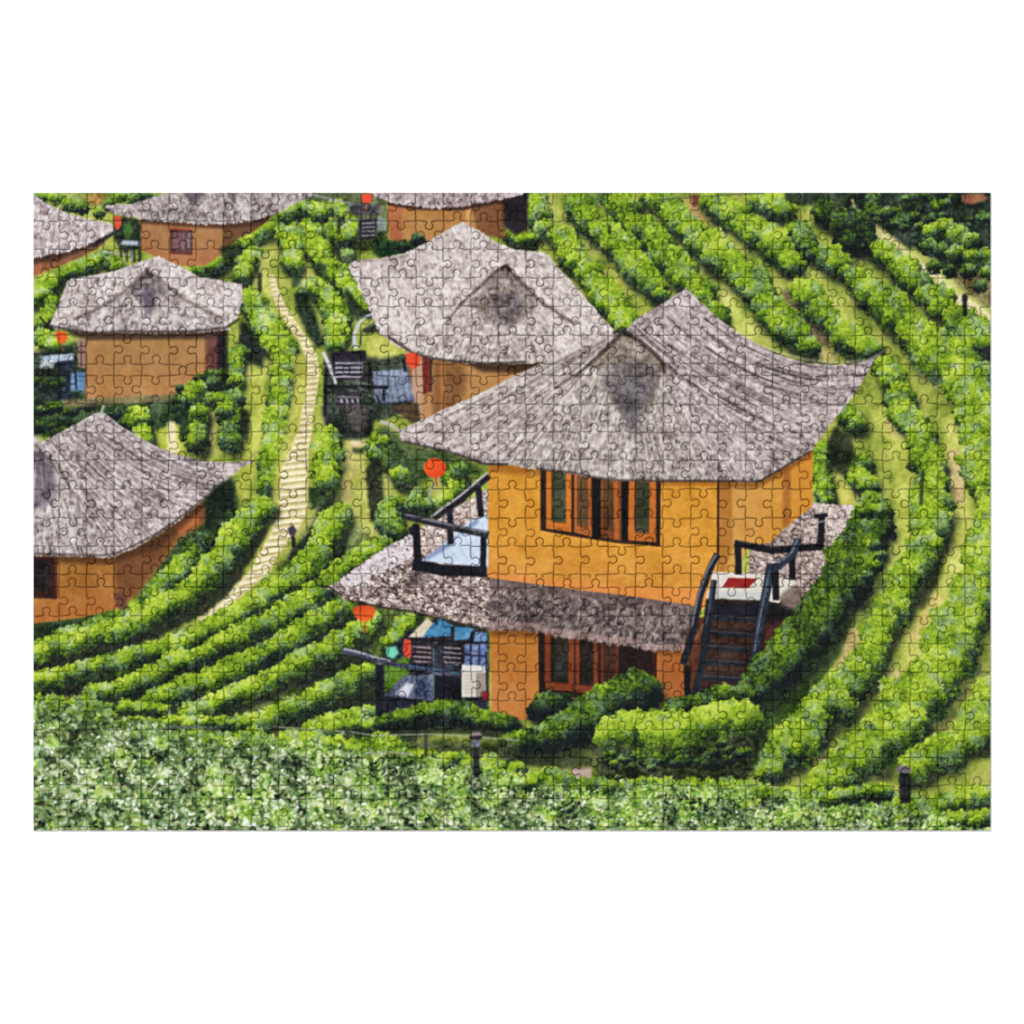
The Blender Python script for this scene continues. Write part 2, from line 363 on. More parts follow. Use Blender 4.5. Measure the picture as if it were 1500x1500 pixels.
# ---- far left: strips and bushes
lawn([(52, 400), (60, 470), (52, 500)], 34, (150, 176, 60), .8)
hedge([(134, 385, 10), (118, 396, 11), (100, 402, 10), (150, 376, 8)], .0, .2)
hedge([(84, 408, 13), (66, 422, 14), (55, 436, 12)], .06)
hedge([(76, 445, 10), (70, 464, 12), (60, 475, 10)], .04)
hedge([(163, 385, 12), (172, 392, 10)], -.05, .4)
hedge([(300, 396, 14), (322, 380, 14), (345, 358, 12), (372, 346, 11), (392, 336, 10)], .04)
hedge([(356, 384, 13), (374, 372, 13), (352, 404, 12)], .02, .1)
flush()
lawn([(388, 372), (388, 410), (392, 440)], 17, (196, 200, 104))
lawn([(392, 440), (402, 480), (404, 520)], 10, (176, 196, 84), .7)
hedge([(366, 430, 13), (372, 452, 16), (380, 474, 15), (396, 492, 15), (398, 512, 13)], .08)
poly([(352, 470), (375, 485), (388, 515), (385, 540), (362, 530), (350, 500)], (24, 34, 30), .95, 3, 34)
hedge([(352, 520, 12), (340, 535, 14), (332, 555, 13), (345, 560, 12)], .0, .3)
lawn([(376, 545), (380, 600), (376, 630), (364, 690), (352, 730)], 20, (188, 194, 84))
hedge([(398, 470, 12), (408, 488, 13), (417, 510, 14), (420, 536, 15), (414, 562, 15), (408, 590, 16), (403, 620, 16), (402, 650, 16), (398, 684, 15), (392, 712, 14)], .03, .08)
hedge([(421, 314, 15), (421, 340, 15), (426, 368, 15), (432, 388, 13)], .07)
hedge([(458, 310, 14), (456, 336, 14), (463, 366, 14), (476, 386, 14), (492, 400, 14), (506, 414, 13), (516, 430, 11), (530, 440, 10), (540, 452, 9)], .07)
hedge([(486, 334, 11), (502, 355, 13), (510, 372, 10)], .0, .3)
hedge([(448, 420, 13), (468, 420, 12), (484, 440, 15), (492, 462, 17), (494, 486, 16), (490, 505, 14)], .07, .1)
flush()
poly([(431, 430), (446, 430), (462, 460), (476, 505), (464, 512), (448, 485), (434, 455)], (30, 46, 34), .95, 2.5, 40)
poly([(504, 420), (516, 432), (530, 462), (524, 472), (512, 460)], (40, 56, 34), .9, 2, 40)
poly([(427, 393), (447, 393), (440, 420), (427, 422)], (34, 54, 32), .8, 2, 40)
poly([(462, 385), (478, 388), (478, 406), (462, 404)], (34, 54, 32), .8, 2, 40)
# left-middle garden between the two left cottages
poly([(49, 545), (126, 585), (200, 590), (330, 560), (340, 600), (205, 640), (160, 640), (49, 640)], (50, 74, 42), .95, 3, 46)
for i in range(46):
    x = rng.uniform(52, 330); y = rng.uniform(575, 640)
    bush(x, y, rng.uniform(7, 12), rng.uniform(-.42, -.22), .3)
for x, y, r, l, p in [(280, 574, 13, .03, 0), (288, 588, 12, -.05, 0), (318, 584, 16, -.03, .3), (345, 590, 13, -.02, .2), (286, 556, 9, -.05, 0)]: bush(x, y, r, l, p)
flush(False)
lawn([(310, 580), (311, 620), (309, 665)], 11, (196, 180, 122), .8)
poly([(222, 632), (262, 622), (268, 665), (225, 660)], (182, 192, 70), .95, 2, 30)
line([(251, 618), (251, 640), (254, 665)], (12, 16), (226, 212, 160), .95, 1.5, 24)
hedge([(203, 606, 18), (205, 622, 15), (214, 645, 12)], .08)
hedge([(292, 602, 12), (290, 622, 12), (288, 648, 15)], -.02, .1)
hedge([(338, 606, 14), (340, 620, 14), (338, 648, 17)], -.02, .25)
flush()
poly([(352, 600), (366, 602), (364, 650), (354, 640)], (34, 42, 30), .8, 2, 30)
poly([(262, 600), (278, 600), (276, 640), (264, 635)], (36, 58, 34), .85, 2, 30)

# ---- the long flight of steps
lawn([(440, 520), (442, 560), (436, 600), (428, 640), (412, 700), (408, 750), (398, 790)], 22, (188, 190, 84))
pathL = resample([(398, 405, 8), (402, 425, 10), (410, 445, 12), (426, 472, 13), (444, 497, 14), (456, 522, 17), (459, 551, 17), (455, 585, 16), (449, 610, 17), (447, 630, 20), (438, 662, 28), (431, 690, 40), (430, 724, 43), (427, 755, 42), (414, 782, 36), (397, 806, 30), (380, 838, 28), (357, 858, 26), (335, 880, 24), (316, 897, 20), (294, 908, 12)], 240)
line(pathL[:, :2], (10, 16), (200, 190, 120), .9, 2, 26)
for i in range(len(pathL)-1):
    x, y, w = pathL[i]; poly([(x-w/2, y-2), (x+w/2, y-2), (x+w/2, y+2.5), (x-w/2, y+2.5)], (216, 202, 146), .8, .8, 26)
y = 412.0
while y < 905:
    k = np.argmin(abs(pathL[:, 1]-y)); x, _, w = pathL[k]; f = (y-400)/500
    sl = -0.12-0.25*max(0, (y-770)/130)
    h = 2.6+2.8*f
    line([(x-w*.46, y-w*.46*sl), (x+w*.46, y+w*.46*sl)], h, (238, 226, 190), .92, .7, 24)
    line([(x-w*.48, y+h*.75-w*.48*sl), (x+w*.48, y+h*.75+w*.48*sl)], 1.6+f*1.3, (150, 138, 84), .6, .7, 30)
    y += 6.5+5.6*f
# second strip, between column hedges
lawn([(512, 645), (520, 690), (528, 745), (538, 795)], 36, (188, 190, 98))
lawn([(514, 650), (518, 700)], 18, (190, 176, 104), .7); lawn([(505, 700), (508, 740)], 12, (190, 166, 112), .8)
poly([(505, 628), (560, 628), (556, 650), (515, 650)], (150, 158, 88), .9, 2, 30)
line([(514, 648), (524, 652), (536, 648)], 9, (208, 192, 150), .9, 1.5, 30); line([(516, 660), (534, 662)], 8, (40, 52, 34), .8, 2)
poly([(470, 595), (548, 600), (545, 640), (520, 645), (480, 642)], (26, 34, 32), .95, 2.5, 40)

poly([(430, 800), (470, 745), (510, 760), (560, 800), (600, 900), (550, 1050), (420, 1062), (250, 1050), (49, 1015), (49, 960), (200, 930), (310, 915), (372, 876), (405, 838)], (72, 92, 42), .8, 5, 60)
poly([(49, 912), (120, 905), (172, 892), (204, 872), (232, 830), (262, 790), (302, 762), (302, 720), (340, 700), (352, 745), (330, 800), (290, 850), (230, 890), (160, 920), (49, 950)], (34, 54, 34), .92, 4, 50)
# the deep furrows between them
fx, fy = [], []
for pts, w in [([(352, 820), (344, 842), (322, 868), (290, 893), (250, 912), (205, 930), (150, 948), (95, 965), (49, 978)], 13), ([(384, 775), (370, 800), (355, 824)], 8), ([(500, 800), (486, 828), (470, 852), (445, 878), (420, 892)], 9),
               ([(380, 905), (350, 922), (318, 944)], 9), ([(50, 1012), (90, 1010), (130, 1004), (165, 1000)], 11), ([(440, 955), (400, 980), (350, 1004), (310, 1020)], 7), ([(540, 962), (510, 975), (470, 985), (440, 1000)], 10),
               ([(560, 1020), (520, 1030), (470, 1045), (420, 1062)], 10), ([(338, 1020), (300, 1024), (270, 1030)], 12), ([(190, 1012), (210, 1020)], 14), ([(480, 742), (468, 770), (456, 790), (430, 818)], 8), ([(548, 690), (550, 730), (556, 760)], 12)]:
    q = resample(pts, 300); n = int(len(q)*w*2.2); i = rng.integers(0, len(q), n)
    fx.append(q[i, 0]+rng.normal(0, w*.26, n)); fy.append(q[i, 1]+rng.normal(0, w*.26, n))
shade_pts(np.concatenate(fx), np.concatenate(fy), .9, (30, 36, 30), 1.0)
# rows on the left slope
hedge([(480, 640, 17), (480, 665, 17), (474, 690, 17), (478, 705, 15)], .08)
poly([(452, 715), (494, 715), (488, 742), (455, 748)], (34, 54, 34), .85, 2.5, 40)
hedge([(498, 752, 16), (490, 768, 17), (478, 790, 18), (462, 812, 17), (446, 832, 17), (424, 852, 17), (396, 870, 16), (364, 892, 16), (328, 912, 16), (284, 932, 15), (228, 954, 15), (170, 974, 15), (110, 986, 14), (50, 1000, 14)], .05)
hedge([(392, 745, 12), (380, 742, 14), (366, 760, 17), (346, 786, 20), (326, 815, 18), (302, 846, 18), (266, 874, 17), (222, 898, 16), (170, 922, 15), (110, 940, 15), (52, 958, 15)], .07)
hedge([(330, 762, 14), (312, 778, 14), (294, 800, 15), (276, 824, 15)], -.32)
hedge([(300, 790, 13), (262, 835, 15), (240, 862, 18), (216, 880, 18), (190, 897, 16), (158, 912, 15), (120, 926, 13), (80, 938, 12)], -.08, .3)
hedge([(552, 652, 13), (560, 672, 14), (553, 640, 10), (585, 690, 13), (592, 706, 11)], -.05, .1)
hedge([(574, 745, 17), (566, 768, 17), (584, 782, 14)], -.05, .2)
hedge([(562, 800, 12), (536, 812, 14), (516, 826, 15), (496, 842, 15), (465, 868, 16), (432, 890, 16), (396, 912, 16), (352, 934, 15), (302, 956, 15), (250, 978, 15), (200, 1002, 14), (130, 1018, 13)], .04)
hedge([(520, 868, 12), (500, 890, 15), (462, 915, 16), (420, 940, 16), (374, 966, 16), (322, 990, 15), (268, 1012, 15), (210, 1034, 14)], .03)
hedge([(606, 900, 11), (592, 918, 14), (572, 942, 13)], .05)
hedge([(548, 905, 13), (528, 922, 14), (500, 942, 15), (462, 962, 16), (424, 980, 16), (380, 1004, 15), (326, 1026, 15), (276, 1046, 14)], .07)
hedge([(548, 984, 15), (520, 992, 15), (488, 1010, 16), (452, 1028, 16), (414, 1046, 15), (368, 1060, 14), (320, 1064, 12)], .07)
hedge([(540, 1044, 10), (514, 1052, 12), (484, 1058, 12), (450, 1068, 10), (560, 1062, 10), (600, 1068, 9)], .07)
hedge([(660, 694, 14), (672, 705, 16), (664, 722, 12), (646, 735, 11)], .05)
hedge([(625, 740, 11), (606, 742, 11), (612, 722, 9)], -.08, .6)
flush()
# twiggy shrub by the balcony
for i in range(26):
    x = rng.uniform(545, 660); y = rng.uniform(640, 740); a = rng.uniform(-1.2, 1.2)
    line([(x, y), (x+13*np.sin(a), y-13*np.cos(a))], 1.6, (150, 148, 122), .55, .8)
poly([(560, 620), (600, 650), (660, 662), (712, 690), (700, 700), (655, 690), (610, 710), (570, 690), (552, 640)], (40, 62, 36), .75, 4, 50)
line([(625, 735), (632, 718), (636, 706)], 4, (140, 160, 150), .8, 1)
bush(672, 690, 14, .05); bush(585, 695, 12, .06); bush(560, 648, 10, 0); flush(False)

# ================================ COTTAGES ====================================
WALL = (206, 146, 74); EAVE = (44, 32, 26)
# far-left cottage
poly([(49, 372), (88, 366), (131, 354), (160, 344), (150, 360), (118, 378), (82, 392), (49, 406)], (128, 88, 60), 1, 1, 16, (164, 100, 62), (60, 372, 56, 404))
poly([(49, 372), (88, 366), (131, 354), (170, 338), (150, 356), (90, 380), (49, 388)], (60, 40, 36), .8, 2, 16)
line([(60, 386), (58, 402)], 3, (206, 106, 60), .6, 1)
thatch([(49, 286), (64, 296), (93, 311), (131, 322), (160, 328), (171, 336)], [(40, 377), (60, 373), (88, 369), (120, 360), (148, 346), (171, 338)], 5200, tone=.14, tint=(2, -2, 2), streak=.25)
poly([(400, 283), (560, 283), (568, 300), (568, 350), (530, 372), (505, 350), (492, 322), (470, 305), (440, 305)], (48, 60, 44), .75, 3, 60)
hedge([(420, 310, 13), (446, 306, 11), (468, 312, 12), (496, 300, 8), (520, 332, 9), (503, 352, 12)], .04, .1); flush(False)
# second cottage, top left
poly([(166, 316), (206, 322), (206, 365), (180, 370), (166, 350)], (40, 52, 44), .9, 2, 40)
poly([(206, 320), (326, 326), (326, 372), (300, 390), (249, 390), (206, 366)], (160, 114, 70), 1, .6, 14, (170, 112, 72), (260, 330, 260, 388))
poly([(326, 326), (400, 316), (372, 340), (345, 352), (326, 372)], (112, 78, 50), 1, .8, 14)
poly([(206, 320), (292, 327), (328, 327), (400, 315), (385, 330), (328, 336), (292, 334), (206, 328)], (70, 44, 34), .75, 1.5, 10)
poly([(249, 335), (282, 337), (282, 372), (249, 370)], (92, 56, 52), 1, .7, 22); poly([(253, 340), (271, 341), (271, 366), (253, 365)], (116, 84, 88), 1, .6, 24); poly([(273, 341), (279, 341), (279, 366), (273, 366)], (132, 118, 122), .8, .8, 10)
line([(249, 335), (282, 337)], 2.5, (176, 84, 52), .8, .5); line([(249, 371), (282, 373)], 2.5, (100, 40, 32), .9, .5)
thatch([(152, 303), (194, 299), (242, 284), (340, 276), (430, 278), (456, 284)], [(166, 312), (208, 320), (244, 323), (292, 327), (328, 326), (364, 322), (400, 314), (426, 299), (452, 288)], 6200, tone=.02, streak=.35, tint=(0, -1, 1))
poly([(268, 283), (300, 283), (292, 297), (280, 300)], (74, 68, 76), .7, 2.5, 20); line([(150, 304), (166, 312)], 3, (80, 66, 62), .8, 1)
poly([(166, 317), (178, 317), (178, 330), (173, 338), (167, 334)], (200, 84, 50), 1, .7, 18)
poly([(180, 330), (190, 325), (195, 340), (188, 352), (180, 345)], (70, 110, 50), .9, 1.2, 30)
line([(168, 341), (150, 352), (135, 362)], 5, (40, 42, 50), .9, 1.2)
poly([(180, 352), (206, 354), (206, 361), (176, 359)], (196, 200, 222), .85, 1.2, 20); line([(150, 369), (190, 375)], 2.5, (180, 176, 186), .7, .8)
lines([[(186, 364), (186, 384)], [(196, 360), (197, 385)], [(176, 362), (178, 378)], [(204, 330), (204, 386)]], 3.5, (38, 40, 52), alpha=.85, feather=.8); line([(192, 368), (193, 384)], 4, (130, 140, 170), .8, .8)
poly([(320, 365), (350, 355), (355, 372), (330, 385)], (40, 52, 36), .8, 2.5, 40)
line([(380, 400), (381, 428)], 6, (36, 40, 34), .85, 1.2)

# third cottage, top centre, with furniture on its deck
poly([(568, 294), (712, 294), (712, 350), (680, 340), (628, 356), (594, 360), (570, 350)], (172, 118, 62), 1, .6, 14, (176, 130, 76), (600, 300, 600, 355))
poly([(568, 294), (590, 297), (588, 356), (570, 350)], (170, 100, 62), 1, .8, 12); poly([(682, 300), (690, 300), (690, 330), (682, 330)], (214, 160, 104), .8, 1.2, 8)
poly([(690, 296), (740, 288), (740, 350), (700, 344)], (122, 78, 46), 1, 1.5, 20); poly([(736, 283), (774, 283), (772, 338), (755, 345), (738, 332)], (34, 28, 34), 1, 2, 16)
poly([(568, 293), (606, 300), (642, 303), (678, 301), (750, 288), (745, 296), (678, 309), (606, 308), (568, 301)], (50, 34, 30), .8, 1.2, 8)
thatch([(540, 280), (620, 274), (700, 274), (768, 280)], [(552, 287), (575, 297), (606, 301), (642, 304), (678, 301), (714, 295), (750, 288), (766, 284)], 3600, tone=.03, tint=(4, -2, 2))
lines([[(500, 318), (512, 302), (530, 300)], [(505, 322), (550, 322)], [(508, 308), (552, 312)], [(455, 285), (500, 296), (520, 300)]], 2.4, (150, 150, 164), alpha=.8, feather=.7)
poly([(514, 300), (556, 300), (556, 316), (512, 316)], (58, 54, 66), .8, 1.2, 46); poly([(526, 322), (552, 320), (550, 350), (524, 352)], (46, 44, 54), .95, 1, 24)
for k in range(4): line([(530, 328+6*k), (549, 327+6*k)], 1.8, (170, 166, 172), .8, .5)
poly([(553, 318), (567, 322), (566, 340), (552, 338)], (140, 146, 156), .75, 1.5, 50); line([(497, 320), (496, 345)], 4, (30, 38, 34), .8, 1.2)
poly([(529, 286), (541, 283), (546, 290), (542, 298), (531, 298)], (222, 72, 44), 1, .8, 10); line([(536, 298), (536, 310)], 1.8, (200, 80, 60), .7, .6)
poly([(548, 352), (628, 356), (600, 372), (556, 380), (545, 370)], (32, 62, 40), .95, 2.5, 40); bush(612, 352, 10, -.3, .4); bush(590, 362, 9, -.35, .1); flush(False)

# left-middle cottage
poly([(49, 515), (126, 500), (126, 580), (60, 590), (49, 570)], (40, 54, 50), .85, 3, 60)
hedge([(60, 500, 11), (82, 504, 10), (58, 488, 9)], .03)
flush(False)
poly([(126, 482), (306, 482), (306, 560), (300, 574), (230, 580), (126, 586)], (164, 122, 72), 1, .5, 14, (176, 124, 74), (200, 500, 200, 580))
poly([(300, 480), (330, 478), (324, 570), (302, 572)], (96, 58, 50), 1, 3, 20); poly([(318, 478), (334, 474), (334, 548), (318, 552)], (26, 26, 28), .9, 2.5, 16)
poly([(100, 481), (136, 486), (306, 484), (335, 478), (330, 488), (306, 497), (126, 499), (104, 492)], (60, 42, 34), .85, 2, 10)
poly([(113, 498), (125, 496), (125, 540), (114, 538)], (150, 120, 110), 1, .8, 16); lines([[(119, 500), (119, 538)], [(114, 516), (125, 515)]], 2, (90, 50, 44), alpha=.8, feather=.5)
line([(126, 488), (126, 585)], 2, (120, 80, 54), .7, .6)
thatch([(102, 409), (135, 404), (167, 398), (208, 383), (232, 376), (262, 390), (292, 406), (325, 412), (354, 417)], [(74, 476), (100, 482), (150, 484), (200, 483), (232, 483), (280, 482), (328, 478), (345, 466), (354, 440)], 12500, tone=.22, tint=(2, 0, 1), streak=.28, rag=3)
thatch([(212, 398), (218, 395), (224, 398)], [(105, 482), (150, 486), (200, 485), (240, 486), (290, 485), (335, 481)], 8200, tone=.10, tint=(0, -1, 0), streak=.35, rag=3)
poly([(218, 400), (236, 412), (250, 430), (232, 436), (226, 452), (210, 452), (198, 436), (182, 434), (200, 412)], (104, 92, 94), .6, 3, 80)
poly([(206, 424), (224, 422), (228, 446), (220, 466), (212, 462), (208, 444)], (82, 76, 96), .6, 3, 24)
for leg in ([(218, 397), (194, 418), (165, 441), (131, 458), (108, 468)], [(218, 397), (244, 418), (270, 440), (304, 457), (330, 470)]):
    line(leg, (4.5, 3), (92, 78, 74), .7, 1.5, 30)
line([(214, 393), (217, 402), (222, 406)], 5, (54, 42, 38), .85, 1)
line([(76, 478), (100, 484), (136, 488), (184, 486), (232, 487), (280, 486), (330, 481), (352, 467)], 3.5, (44, 34, 32), .8, 1.2)
line([(58, 464), (66, 474), (78, 480)], 3, (34, 32, 32), .95, .7)
poly([(80, 487), (96, 486), (99, 496), (93, 504), (85, 502)], (228, 92, 34), 1, .8, 10); line([(91, 503), (91, 514)], 1.8, (190, 90, 50), .7, .6)
poly([(60, 522), (108, 518), (108, 530), (62, 534)], (190, 202, 226), .85, 1.2, 50); poly([(58, 530), (82, 528), (78, 540), (58, 540)], (210, 214, 220), .7, 1.2, 40)
poly([(84, 530), (108, 528), (106, 545), (84, 544)], (42, 48, 64), .95, 1, 30); poly([(86, 546), (104, 546), (104, 586), (86, 586)], (30, 40, 60), .9, 1.5, 30)
poly([(104, 544), (125, 546), (124, 572), (104, 574)], (104, 136, 176), .95, 1, 34); lines([[(49, 543), (112, 546)], [(110, 540), (112, 572)], [(49, 520), (108, 516)]], 2.6, (30, 32, 40), alpha=.9, feather=.6)
for k in range(5): bush(56+8*k, 560+6*(k % 2), 8, -.3, .6)
flush(False)
poly([(90, 586), (256, 578), (250, 588), (95, 598)], (132, 114, 84), .8, 2, 24)
for x, y, r in [(264, 570, 7), (292, 556, 8), (308, 552, 11), (322, 552, 11), (312, 564, 13), (292, 566, 9)]: bush(x, y, r, -.30)
flush(False); bush(286, 574, 17, .08); bush(274, 586, 12, .05); bush(312, 588, 14, .0, .4); bush(342, 584, 15, .02, .3); bush(330, 602, 14, .05, .2); bush(292, 604, 13, .05); flush(False)

# lower-left cottage
poly([(49, 812), (168, 812), (228, 790), (302, 735), (302, 765), (262, 790), (232, 830), (200, 872), (172, 892), (120, 905), (49, 914)], (160, 108, 44), 1, .6, 16, (176, 108, 50), (90, 830, 90, 905))
poly([(166, 812), (228, 790), (302, 732), (302, 765), (262, 788), (232, 830), (200, 872), (172, 892)], (112, 70, 42), .85, 4, 14)
poly([(255, 772), (290, 750), (292, 765), (262, 785)], (196, 112, 60), .8, 2, 8)
poly([(49, 810), (150, 812), (228, 785), (300, 730), (302, 742), (232, 806), (160, 828), (49, 824)], (70, 40, 22), .7, 3, 8)
poly([(49, 816), (84, 818), (84, 876), (49, 874)], (56, 26, 20), 1, .7, 12); poly([(49, 820), (74, 822), (72, 868), (49, 866)], (34, 24, 24), 1, 1.5, 26)
line([(82, 818), (82, 876)], 2.2, (120, 56, 26), .8, .6); line([(49, 875), (84, 876)], 4, (46, 26, 22), .9, .8)
poly([(166, 868), (184, 872), (188, 892), (174, 896)], (90, 50, 42), .8, 2, 20)
thatch([(49, 640), (62, 650), (75, 660)], [(30, 808), (60, 811), (100, 811), (135, 812), (150, 814), (168, 812)], 9000, tone=.05, tint=(0, -1, 1), streak=.6)
thatch([(66, 656), (62, 648), (80, 638), (110, 622), (140, 605), (152, 606)], [(165, 812), (195, 800), (228, 782), (262, 758), (300, 728), (330, 702), (350, 684), (368, 676)], 17000, sag=(2, 26), tone=.06, tint=(1, -2, 1), streak=.95)
poly([(49, 662), (60, 662), (80, 690), (78, 730), (62, 745), (49, 742)], (98, 88, 100), .8, 4, 34); line([(49, 650), (62, 664), (80, 682), (92, 700)], 4, (84, 70, 66), .6, 1.5)
line([(49, 640), (62, 652), (76, 660)], 10, (206, 198, 200), .55, 3)
line([(152, 594), (148, 606), (143, 612)], 4, (168, 170, 160), .95, .8)
for k, (x, y) in enumerate([(63, 770), (79, 765), (102, 768)]): line([(x+3, y-20), (x, y+38)], 3, (206, 196, 190), .5, 1)
for i in range(11):
    a = i/10; x0 = 78+70*a; y0 = 650-38*a
    line([(x0, y0), (x0+62+30*a, y0+52), (x0+130+30*a, y0+92-16*a)], 1.8, (92, 80, 80), .42, .8)
line([(49, 812), (150, 814), (168, 812), (195, 800), (228, 784), (262, 760), (302, 729)], 3, (50, 36, 30), .7, 1)
poly([(302, 728), (320, 708), (340, 700), (344, 725), (330, 760), (300, 782), (300, 745)], (24, 40, 26), .9, 3, 30)
line([(365, 672), (380, 660)], 3, (150, 150, 100), .7, 1)

def strips(T, B, n, sag=(0, 0), light=.5, w=1.7, u0=0., a=.5, span=(.08, .35)):
    """the bundled edges of the thatch: pale straw and the furrow beside it"""
    T = resample(T, 100); B = resample(B, 100)
    for i in range(n):
        u = rng.uniform(u0, 1); p0 = T[int(u*99)]; p1 = B[int(u*99)]; c = rng.uniform(0, .9)
        v = np.linspace(c, min(1, c+rng.uniform(*span)), 9)[:, None]; q = p0*(1-v)+p1*v; q[:, 1] += ((sag[0]+(sag[1]-sag[0])*u)*4*v*(1-v))[:, 0]
        if np.hypot(*(q[-1]-q[0])) < 5: continue
        line(q, (w, w*.6), (214, 206, 202) if rng.random() < light else (86, 76, 76), a*rng.uniform(.6, 1.2), .5, 20)
strips([(66, 656), (62, 648), (80, 638), (110, 622), (140, 605), (152, 606)], [(165, 812), (195, 800), (228, 782), (262, 758), (300, 728), (330, 702), (350, 684), (366, 676)], 110, (2, 26), .5, 1.9, span=(.1, .4))
strips([(49, 640), (62, 650), (75, 660)], [(30, 808), (60, 811), (100, 811), (135, 812), (150, 814), (168, 812)], 40, (0, 0), .6)

# ---- middle cottage behind the main one
poly([(594, 510), (640, 520), (800, 520), (800, 535), (750, 556), (700, 584), (645, 614), (618, 624), (606, 600), (598, 560)], (182, 136, 88), 1, .6, 12, (176, 124, 66), (610, 560, 760, 560))
poly([(594, 512), (620, 520), (618, 624), (606, 604)], (188, 148, 120), 1, 1, 10)
poly([(632, 526), (676, 530), (684, 560), (672, 600), (634, 618)], (124, 82, 48), .85, 5, 14)
poly([(618, 522), (630, 525), (630, 574), (620, 580)], (124, 52, 40), 1, .7, 20); line([(631, 525), (631, 575)], 3, (52, 28, 26), .9, .7)
poly([(644, 530), (652, 530), (652, 606), (646, 610)], (188, 118, 58), .7, 2, 8)
poly([(680, 530), (810, 526), (795, 538), (765, 548), (705, 545)], (58, 38, 24), .9, 2.5, 10)
# ---- deck with chairs by the middle cottage
poly([(474, 525), (600, 520), (604, 600), (560, 618), (474, 610)], (44, 54, 48), .9, 3, 50)
poly([(540, 498), (578, 494), (584, 520), (560, 526), (538, 520)], (196, 196, 96), .9, 3, 30)
poly([(546, 545), (596, 541), (608, 588), (560, 592), (548, 575)], (118, 128, 150), 1, .8, 50)
for k in range(11): line([(549+4.6*k, 543), (556+4.9*k, 590)], 1.4, [(80, 92, 118), (158, 166, 184)][k % 2], .6, .4)
poly([(486, 515), (536, 514), (537, 528), (485, 529)], (40, 34, 48), 1, .8, 16); poly([(488, 530), (534, 529), (536, 557), (490, 558)], (52, 46, 58), 1, .6, 14)
for k in range(4): line([(491, 533+6.5*k), (531, 532.5+6.5*k)], 2.6, (186, 184, 196), .9, .5)
line([(473, 516), (482, 535), (492, 563)], 5, (206, 206, 224), .9, .8); line([(481, 567), (568, 568)], 4.5, (26, 26, 36), .95, .6)
lines([[(478, 540), (476, 610)], [(541, 530), (541, 570)], [(590, 525), (594, 545)], [(562, 570), (562, 588)]], 4.5, (28, 26, 34), alpha=.95, feather=.7)
poly([(492, 572), (530, 572), (530, 600), (492, 600)], (50, 46, 56), .9, 1.5, 30)
for k in range(4): line([(500+8*k, 585), (501+8*k, 591)], 3, (180, 178, 190), .85, .5)
line([(495, 582), (530, 583)], 3, (150, 146, 152), .6, .8); line([(548, 578), (553, 592)], 3, (150, 170, 200), .7, .6)
for i in range(46):
    x = rng.uniform(480, 545); y = rng.uniform(530, 600); a = rng.normal(0, .5); c = [(24, 24, 32), (160, 158, 172), (84, 92, 110), (50, 56, 48)][rng.integers(0, 4)]
    line([(x, y), (x+rng.uniform(4, 12)*np.cos(a), y+rng.uniform(3, 9)*np.sin(a+.4))], rng.uniform(1.2, 2.6), c, .5, .5)
poly([(500, 592), (538, 592), (540, 620), (528, 640), (512, 625)], (112, 96, 92), .6, 3, 40)
line([(550, 459), (536, 464), (525, 475), (519, 490), (519, 503), (523, 512)], (3, 5.5), (178, 194, 206), .95, .8); line([(555, 470), (540, 478), (530, 486), (527, 505)], 2.4, (70, 86, 96), .9, .7)
poly([(530, 484), (552, 474), (560, 486), (536, 490)], (30, 40, 34), .85, 1.5)
poly([(574, 596), (612, 590), (618, 622), (604, 622)], (92, 74, 54), .95, 1.2, 24); line([(546, 592), (606, 588)], 2.5, (60, 66, 84), .8, .6); lines([[(578, 602), (612, 604)], [(582, 612), (614, 614)]], 2, (58, 44, 38), alpha=.8, feather=.6)
# middle roof
thatch([(517, 383), (558, 379), (594, 371), (628, 354), (654, 338), (679, 325)], [(512, 392), (527, 419), (544, 453), (556, 482), (575, 500), (601, 513)], 6000, tone=.3, tint=(2, 0, 0), streak=.2)
thatch([(517, 384), (558, 380), (594, 372), (628, 355), (654, 339), (679, 326), (700, 338), (726, 355), (752, 366), (798, 371)], [(556, 486), (590, 507), (630, 523), (680, 529), (720, 530), (770, 530), (820, 522), (860, 505), (885, 495), (902, 488)], 26000, tone=.27, tint=(3, 0, 0), streak=.32, rag=3)
thatch([(735, 388), (740, 386), (746, 388)], [(620, 520), (680, 529), (730, 531), (780, 530), (830, 520)], 10500, tone=.10, tint=(3, 1, -2), streak=.4, rag=3)
poly([(740, 390), (764, 415), (790, 442), (780, 452), (768, 470), (748, 480), (720, 474), (700, 458), (690, 446), (715, 412)], (112, 98, 92), .55, 3, 80)
poly([(722, 428), (762, 428), (764, 455), (748, 482), (736, 476), (716, 456)], (84, 78, 86), .45, 4, 50)
for leg in ([(740, 392), (726, 399), (690, 432), (672, 449), (655, 474)], [(740, 392), (764, 414), (790, 441), (824, 464), (842, 474)]):
    line(leg, (6, 3), (84, 68, 62), .8, 1.5, 30)
line([(734, 395), (741, 389), (748, 398)], 6, (48, 34, 32), .9, 1)
line([(568, 493), (587, 506), (601, 515)], 4, (60, 44, 42), .85, 1); line([(601, 516), (630, 525), (666, 530), (714, 533), (770, 531)], 3.2, (46, 34, 30), .85, 1.1)
line([(517, 380), (502, 383)], 3.5, (90, 80, 76), .7, 1); line([(520, 383), (560, 382), (600, 374)], 4, (124, 104, 96), .5, 1.5)
strips([(540, 384), (594, 372), (654, 340), (679, 328)], [(560, 486), (590, 507), (630, 523), (672, 470)], 40, (0, 0), .6, 1.5, a=.35)
for x, y in [(690, 495), (724, 490)]: line([(x+4, y-6), (x, y+20)], 1.8, (226, 216, 206), .6, .6)
